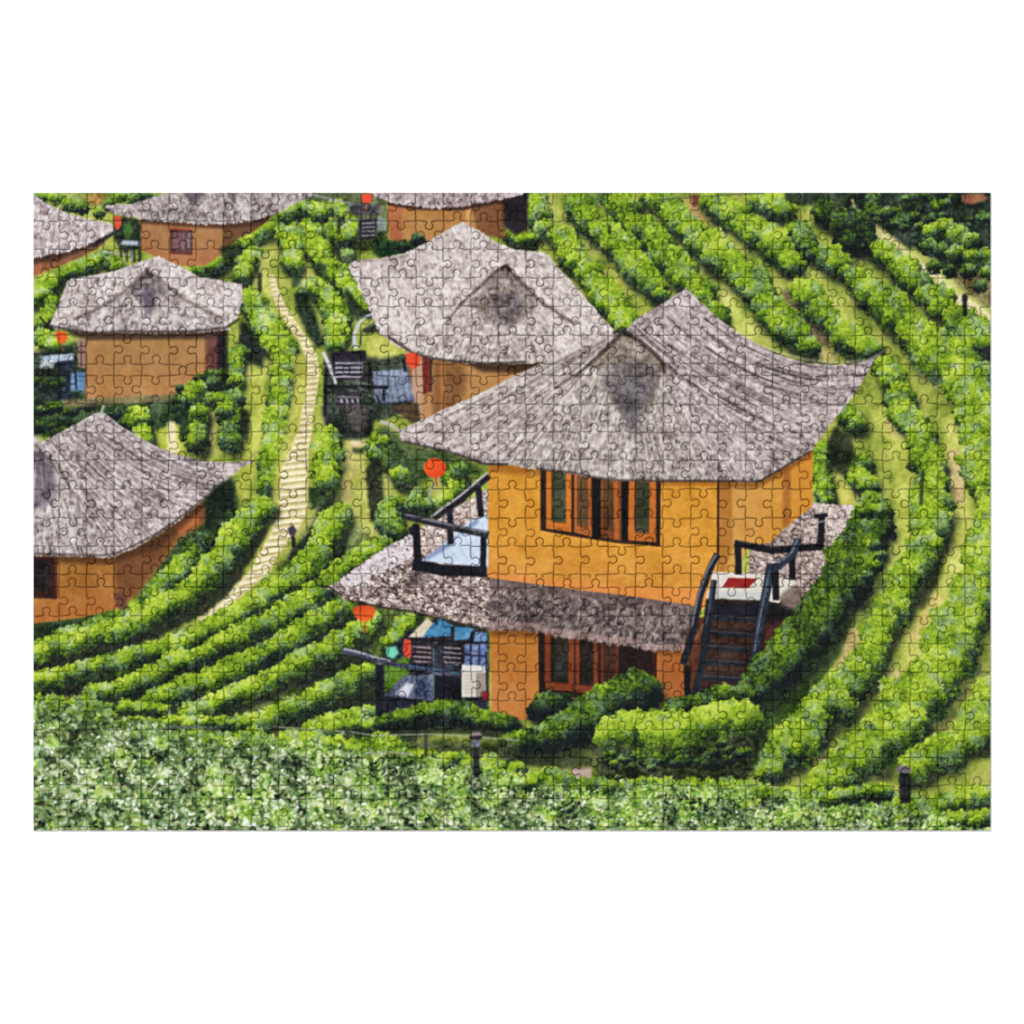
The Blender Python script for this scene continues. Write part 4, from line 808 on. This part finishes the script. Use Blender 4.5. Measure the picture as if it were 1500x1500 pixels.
hedge([(60, 1034, 12), (165, 1048, 11), (230, 1070, 11), (300, 1084, 11), (390, 1088, 11), (520, 1098, 11), (600, 1112, 11), (680, 1124, 11), (740, 1138, 12), (860, 1158, 12), (1000, 1156, 12), (1150, 1172, 12), (1260, 1178, 12), (1400, 1204, 12)], .02, .1, leaf=1.3, gap=.5, jit=.5)
hedge([(60, 1052, 13), (165, 1064, 13), (300, 1098, 13), (520, 1112, 13), (680, 1138, 13), (740, 1152, 13), (860, 1170, 13), (1000, 1170, 13), (1150, 1186, 13), (1400, 1214, 13)], -.03, .35, leaf=1.5, gap=.5, jit=.5)
flush(False)
fore(18000, 0, None, 2.8, .30, .10)
fore(12000, -3, None, 3.2, .50, .14)
for i in range(26):
    x = rng.uniform(60, 1440); y = rng.uniform(1100, 1210); s = rng.uniform(6, 14)
    y = max(y, np.interp(x, edge[:, 0], edge[:, 1])+26)
    k = 26; splat(x+rng.normal(0, s, k), y+rng.normal(0, s*.5, k), 3.0, 1.7, rng.random(k)*3, ramp(rng.random(k)*.35, [(14, 22, 26), (30, 44, 34), (56, 60, 46)]))
fore(7000, -6, None, 2.6, .58, .16)
for i in range(16):
    x = rng.uniform(60, 1440); y = rng.uniform(1110, 1205); k = 12; s = 6; y = max(y, np.interp(x, edge[:, 0], edge[:, 1])+16)
    splat(x+rng.normal(0, s, k), y+rng.normal(0, s*.6, k), 2.6, 1.6, rng.random(k)*3, ramp(.6+rng.random(k)*.4, LEAF))
fore(1200, -4, None, 2.4, .80, .08)
fy = int((1030-PY0)*SS); soft_ = blur(canvas[fy:], 2.6); yy, xx = np.mgrid[fy:CH, 0:CW]
fm = np.clip((yy/SS+PY0-np.interp(xx[0]/SS+PX0, edge[:, 0], edge[:, 1])[None, :])/14, 0, 1)[..., None]*.6; canvas[fy:] = canvas[fy:]*(1-fm)+soft_*fm
# sprigs that stick up in front of the path
for bx, by in [(785, 1142), (775, 1150), (870, 1150), (890, 1155), (650, 1118), (662, 1112), (1405, 1198), (1430, 1205)]: bush(bx, by, 11, .06, 0, leaf=1.3)
hedge([(1300, 1162, 12), (1270, 1160, 12), (1240, 1164, 11), (1210, 1172, 10)], .02, .1, leaf=1.3)
hedge([(1452, 1198, 12), (1420, 1200, 11), (1395, 1206, 10)], .05, 0, leaf=1.3)
flush(False)
fore(5000, 6, None, 2.6, .55, .22)
for x0, x1, y in [(180, 240, 1037), (250, 340, 1058)]: hedge([(x0, y, 9), (x1, y+2, 9)], .10); 
flush(False)

# ---- wires, rope fence and small lamps
line([(822, 338), (860, 326), (908, 309), (956, 294), (1064, 286), (1120, 284)], 2, (66, 70, 66), .65, .7)
poly([(1014, 286), (1024, 286), (1024, 296), (1020, 304), (1014, 304)], (104, 60, 50), .9, 1.2, 20)
for x, y in [(847, 338), (893, 330)]: line([(x, y), (x, y+14)], 4, (40, 46, 36), .8, 1)
ROPE = (160, 166, 142)
line([(400, 1065), (450, 1069), (510, 1072), (548, 1078), (630, 1076), (685, 1079), (720, 1082), (760, 1085)], 2.2, ROPE, .8, .6); line([(538, 1104), (570, 1102), (606, 1106)], 2.6, (170, 164, 150), .75, .7); line([(704, 1107), (745, 1113)], 2.2, (140, 140, 120), .7, .6)
lines([[(404, 1064), (405, 1080)], [(508, 1070), (509, 1084)], [(624, 1076), (624, 1108)]], 5, (56, 52, 44), alpha=.8, feather=1.1)
line([(244, 1065), (318, 1067)], 4.5, (110, 116, 104), .8, 1)
def garden_lamp(x, y, s, post):
    poly([(x-10*s, y+2*s), (x-5*s, y-4*s), (x+5*s, y-5*s), (x+10*s, y)], (136, 118, 122), 1, .7, 30); poly([(x-10*s, y+1*s), (x+10*s, y), (x+7*s, y+6*s), (x-7*s, y+6*s)], (48, 38, 46), 1, .7)
    poly([(x-6*s, y+6*s), (x+6*s, y+6*s), (x+6*s, y+16*s), (x-6*s, y+16*s)], (110, 116, 128), 1, .8, 50); line([(x, y+16*s), (x+s, y+post)], 9*s, (36, 40, 40), .95, 1, 16)
garden_lamp(697, 1078, 1.05, 62)
poly([(1312, 1128), (1318, 1122), (1330, 1122), (1336, 1128), (1332, 1133), (1316, 1133)], (112, 106, 114), 1, .8, 30); poly([(1317, 1133), (1332, 1133), (1334, 1176), (1319, 1178)], (30, 32, 34), 1, 1, 20); lines([[(1321, 1135), (1321, 1165)], [(1328, 1135), (1328, 1165)]], 1.2, (80, 84, 84), alpha=.7, feather=.4)
poly([(421, 775), (429, 769), (435, 777), (432, 785), (424, 785)], (66, 58, 72), 1, .9); line([(429, 785), (430, 803)], 5, (28, 30, 34), .95, .8); line([(426, 770), (427, 766)], 2, (90, 86, 90), .8, .6)
line([(1413, 433), (1414, 464)], 6.5, (28, 32, 38), .95, 1); poly([(1409, 434), (1413, 430), (1418, 434), (1417, 442), (1409, 442)], (44, 46, 58), .9, .8)

# ---- the lens softness of the printed photograph, then a mild print sharpening
canvas = blur(canvas, 1.5)
small = canvas.reshape(PH, SS, PW, SS, 3).mean((1, 3))
small = small+0.35*(small-blur(small, 1.6))
small = small+0.12*(small-blur(small, 7.0))
small = np.clip(small, 4, 250)/255.0
small = small+0.012*np.sin((small-.5)*6.283)                           # printer's contrast
small = small*0.92+small.mean(-1, keepdims=True)*0.08

# ============================================================================
# THE CUT.  A ribbon-cut jigsaw: 35 columns, rows about 41 px high, with the
# three narrow rows taken from tiling seams of the image's overlay.
# ============================================================================
XS = np.r_[49.0, 86.6+40.22*np.arange(34), 1451.0]
YS = np.array([283, 324.5, 366, 407.5, 450, 492, 534, 551, 593, 634.3, 675, 717.3, 760, 801, 841.5, 861, 903, 944, 984.8, 1026.5, 1070, 1111, 1151.5, 1171, 1212, 1217.0])
NC, NR = len(XS)-1, len(YS)-1
SEAM = {7, 15, 23}                                         # lines that close a narrow row
jr = np.random.default_rng(5)

def knob(side, r=5.6, off=7.6):
    """outline of one tab drawn on a straight cut; t along the cut, h across it"""
    t0 = 4.6; th = np.linspace(math.radians(228), math.radians(-48), 18)
    arc = [(r*math.cos(a), off+r*math.sin(a)*0.96) for a in th]
    pts = [(-t0-2.6, 0.5), (-t0-.4, 0.9), (-3.6, 2.2)]+arc+[(3.6, 2.2), (t0+.4, 0.9), (t0+2.6, 0.5)]
    return [(a, b*side) for a, b in pts]

def cut_path(a, b, horizontal, side, shift):
    """from node a to node b with a gentle wander and a tab at the middle"""
    L = (b[0]-a[0]) if horizontal else (b[1]-a[1]); mid = L/2+shift
    w = jr.normal(0, 0.7, 3)
    base = [(0, 0), (L*.10, w[0]), (L*.2, w[1]*.6)]
    k = [(mid+t, h) for t, h in knob(side)] if side else [(mid, w[1])]
    end = [(L*.8, w[2]*.6), (L*.90, w[2]), (L, 0)]
    pts = base+k+end
    return np.array([(a[0]+t, a[1]+h) if horizontal else (a[0]+h, a[1]+t) for t, h in pts])

node = np.zeros((NR+1, NC+1, 2))
for j in range(NR+1):
    for i in range(NC+1):
        d = jr.normal(0, .5, 2); node[j, i] = (XS[i]+(d[0] if 0 < i < NC else 0), YS[j]+(d[1] if 0 < j < NR else 0))
paths, owner = [], []                  # owner: (polygon of the tab, receiving piece)
opened = {}                            # narrow-row cells that stay joined to the piece above
for j in range(1, NR):
    for i in range(NC):
        up = jr.random() < .78
        if j+1 in SEAM:
            up = True
            if jr.random() < .45: opened[(j, i)] = True
        if j in SEAM: up = (j-1, i) in opened or jr.random() < .25
        if YS[j] > 1200: up = True
        side = -1 if up else 1
        if (j, i) in opened:           # line broken as at the image's overlay seam: two short hooks, no tab
            p = cut_path(node[j, i], node[j, i+1], True, 1, jr.normal(0, .8))
            paths += [p[:8], p[-8:]]; continue
        p = cut_path(node[j, i], node[j, i+1], True, side, jr.normal(0, .8)); paths.append(p)
        owner.append((p[3:-3], (j if side < 0 else j-1, i)))
for i in range(1, NC):
    for j in range(NR):
        hgt = YS[j+1]-YS[j]
        side = 0 if hgt < 25 else (1 if jr.random() < .66 else -1)
        p = cut_path(node[j, i], node[j+1, i], False, side, jr.normal(0, .8) if side else 0); paths.append(p)
        if side: owner.append((p[3:-3], (j, i-1 if side > 0 else i)))

# distance from every grid vertex to the nearest cut (vertices one px apart)
GX = np.arange(PX0, PX0+PW+1, dtype=np.float64); GY = np.arange(PY0, PY0+PH+1, dtype=np.float64)
dist = np.full((len(GY), len(GX)), 9.0, np.float32)
for p in paths:
    for (ax, ay), (bx, by) in zip(p[:-1], p[1:]):
        x0 = max(int(min(ax, bx)-PX0)-3, 0); x1 = min(int(max(ax, bx)-PX0)+5, len(GX)); y0 = max(int(min(ay, by)-PY0)-3, 0); y1 = min(int(max(ay, by)-PY0)+5, len(GY))
        if x1 <= x0 or y1 <= y0: continue
        X, Y = np.meshgrid(GX[x0:x1], GY[y0:y1]); dx, dy = bx-ax, by-ay
        t = np.clip(((X-ax)*dx+(Y-ay)*dy)/(dx*dx+dy*dy+1e-9), 0, 1)
        d = np.hypot(X-ax-t*dx, Y-ay-t*dy); s = dist[y0:y1, x0:x1]; np.minimum(s, d, out=s)

# which piece every cell belongs to
cx = GX[:-1]+.5; cy = GY[:-1]+.5
piece = (np.clip(np.searchsorted(YS, cy)-1, 0, NR-1)[:, None]*NC+np.clip(np.searchsorted(XS, cx)-1, 0, NC-1)[None, :]).astype(np.int32)
for (j, i) in opened: piece[piece == j*NC+i] = (j-1)*NC+i
for pts, (j, i) in owner:
    x0 = max(int(pts[:, 0].min()-PX0)-1, 0); x1 = min(int(pts[:, 0].max()-PX0)+2, PW); y0 = max(int(pts[:, 1].min()-PY0)-1, 0); y1 = min(int(pts[:, 1].max()-PY0)+2, PH)
    if x1 <= x0 or y1 <= y0: continue
    X, Y = np.meshgrid(cx[x0:x1], cy[y0:y1]); m = np.zeros(X.shape, bool)
    for k in range(len(pts)):
        (ax, ay), (bx, by) = pts[k], pts[(k+1) % len(pts)]
        if ay != by: m ^= ((ay > Y) != (by > Y)) & (X < (bx-ax)*(Y-ay)/(by-ay)+ax)
    piece[y0:y1, x0:x1][m] = j*NC+i

# heights: flat card, a rounded die-cut groove along each cut, softly rounded rim
edge_d = np.minimum(np.minimum(GX-GX[0], GX[-1]-GX)[None, :], np.minimum(GY-GY[0], GY[-1]-GY)[:, None])
groove = np.exp(-(dist/1.0)**2)
Z = THICK-0.00085*groove-0.0003*np.exp(-(edge_d/0.8)**2)
Xw = (GX-750)*U; Yw = (750.6-GY)*U

# ink per vertex, printed colour -> linear; the groove's shade is painted in as darker colour along the cut
pad = np.pad(small, ((0, 1), (0, 1), (0, 0)), mode='edge')
vcol = (pad+np.roll(pad, 1, 0)+np.roll(pad, 1, 1)+np.roll(np.roll(pad, 1, 0), 1, 1))/4
vcol[0] = pad[0]; vcol[:, 0] = pad[:, 0]
lin = np.where(vcol <= 0.04045, vcol/12.92, ((vcol+0.055)/1.055)**2.4)/1.22
cut_shade = (0.66*np.exp(-(dist/0.85)**2))[..., None]
lin = lin*(1-cut_shade)
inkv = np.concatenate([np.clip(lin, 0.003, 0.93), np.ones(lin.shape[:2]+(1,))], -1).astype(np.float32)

def piece_mesh(name, mask, y0=0, x0=0):
    """solid card of the masked cells: printed top, board sides and back"""
    h, w = mask.shape; W1 = w+1
    jj, ii = np.nonzero(mask); a = jj*W1+ii
    top = np.stack([a+W1, a+W1+1, a+1, a], -1)
    pm = np.pad(mask, 1); quads = []
    for cond, va, vb in ((~pm[:-2, 1:-1], (0, 1), (0, 0)), (~pm[2:, 1:-1], (1, 0), (1, 1)), (~pm[1:-1, :-2], (0, 0), (1, 0)), (~pm[1:-1, 2:], (1, 1), (0, 1))):
        j2, i2 = np.nonzero(mask & cond); quads.append(np.stack([(j2+va[0])*W1+i2+va[1], (j2+vb[0])*W1+i2+vb[1]], -1))
    E = np.concatenate(quads); NV = (h+1)*W1
    side = np.stack([E[:, 1], E[:, 0], E[:, 0]+NV, E[:, 1]+NV], -1)
    F = np.concatenate([top, side]); used, inv = np.unique(F, return_inverse=True); F = inv.reshape(F.shape)
    low = used >= NV; g = used % NV; vj = g//W1+y0; vi = g % W1+x0
    co = np.stack([Xw[vi], Yw[vj], np.where(low, 0.0, Z[vj, vi])], -1).astype(np.float32)
    me = bpy.data.meshes.new(name); me.vertices.add(len(co)); me.vertices.foreach_set("co", co.ravel())
    me.loops.add(F.size); me.loops.foreach_set("vertex_index", F.ravel().astype(np.int32))
    me.polygons.add(len(F)); me.polygons.foreach_set("loop_start", np.arange(0, F.size, 4, dtype=np.int32))
    sm = np.zeros(len(F), bool); sm[:len(top)] = True; me.polygons.foreach_set("use_smooth", sm)
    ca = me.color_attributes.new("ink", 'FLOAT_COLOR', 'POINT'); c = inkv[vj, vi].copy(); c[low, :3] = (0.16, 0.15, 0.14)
    ca.data.foreach_set("color", c.ravel()); me.materials.append(mat_print); me.update(); me.validate()
    return me

puzzle = bpy.data.objects.new("jigsaw_puzzle", None); scene.collection.objects.link(puzzle)
puzzle.empty_display_size = 0.05
puzzle["label"] = "finished rectangular jigsaw puzzle printed with thatched orange cottages among green tea hedges"
puzzle["category"] = "jigsaw puzzle"

# what the picture shows where a piece lies, for the pieces' own descriptions
def inside(p, pts):
    c = False
    for k in range(len(pts)):
        (ax, ay), (bx, by) = pts[k], pts[(k+1) % len(pts)]
        if (ay > p[1]) != (by > p[1]) and p[0] < (bx-ax)*(p[1]-ay)/(by-ay)+ax: c = not c
    return c
REGIONS = [
    ("part of the two-storey cottage's wide grey thatched roof", [(600, 630), (750, 553), (908, 489), (1005, 421), (1100, 502), (1285, 520), (1200, 640), (1110, 703), (908, 702), (709, 678)]),
    ("part of the two-storey cottage's orange upper wall and shuttered windows", [(716, 684), (1052, 704), (1190, 662), (1188, 744), (1052, 830), (1030, 890), (714, 848)]),
    ("part of the lower leaf-thatched roof", [(484, 862), (600, 784), (610, 838), (716, 850), (1020, 890), (998, 950), (709, 920)]),
    ("part of the orange lower wall and brown windows", [(718, 924), (1000, 955), (1003, 1020), (720, 1050)]),
    ("part of the middle cottage's grey thatched roof", [(517, 383), (680, 327), (798, 371), (900, 487), (780, 530), (600, 512)]),
    ("part of the left cottage's grey thatched roof", [(76, 474), (102, 409), (232, 377), (354, 417), (350, 465), (330, 482), (80, 482)]),
    ("part of the left cottage's tan wall", [(126, 488), (306, 488), (300, 570), (126, 584)]),
    ("part of the lower left cottage's grey thatched roof", [(49, 640), (150, 606), (365, 674), (165, 812), (49, 811)]),
    ("part of the lower left cottage's orange wall", [(49, 815), (165, 815), (300, 735), (200, 870), (49, 912)]),
    ("part of the outdoor wooden stair", [(1050, 812), (1130, 830), (1100, 1000), (1008, 1020)]),
    ("part of the pale stepped path", [(385, 405), (410, 405), (478, 530), (470, 620), (450, 780), (340, 890), (310, 890), (405, 760), (440, 600)]),
    ("loose pale tea leaves from the foreground", [(49, 1040), (400, 1085), (860, 1160), (1452, 1200), (1452, 1217), (49, 1217)]),
]
area = np.bincount(piece.ravel(), minlength=NC*NR)
big = np.argsort(-area)[:100]
grid_y, grid_x = np.divmod(np.arange(NC*NR), NC)
for pid in sorted(big):
    jj, ii = np.nonzero(piece == pid); y0, y1, x0, x1 = jj.min(), jj.max()+1, ii.min(), ii.max()+1
    kind = "edge_piece" if x0 == 0 or y0 == 0 or x1 == PW or y1 == PH else "puzzle_piece"
    o = link(kind, piece_mesh(kind, piece[y0:y1, x0:x1] == pid, y0, x0), puzzle)
    c = (ii.mean()+PX0, jj.mean()+PY0)
    what = next((t for t, pts in REGIONS if inside(c, pts)), "part of the green tea hedges and grass")
    o["label"] = "interlocking piece printed with "+what
rest = ~np.isin(piece, big)
link("puzzle_piece", piece_mesh("remaining_pieces", rest), puzzle, kind="stuff", label="all the other interlocking pieces of the printed tea garden scene")
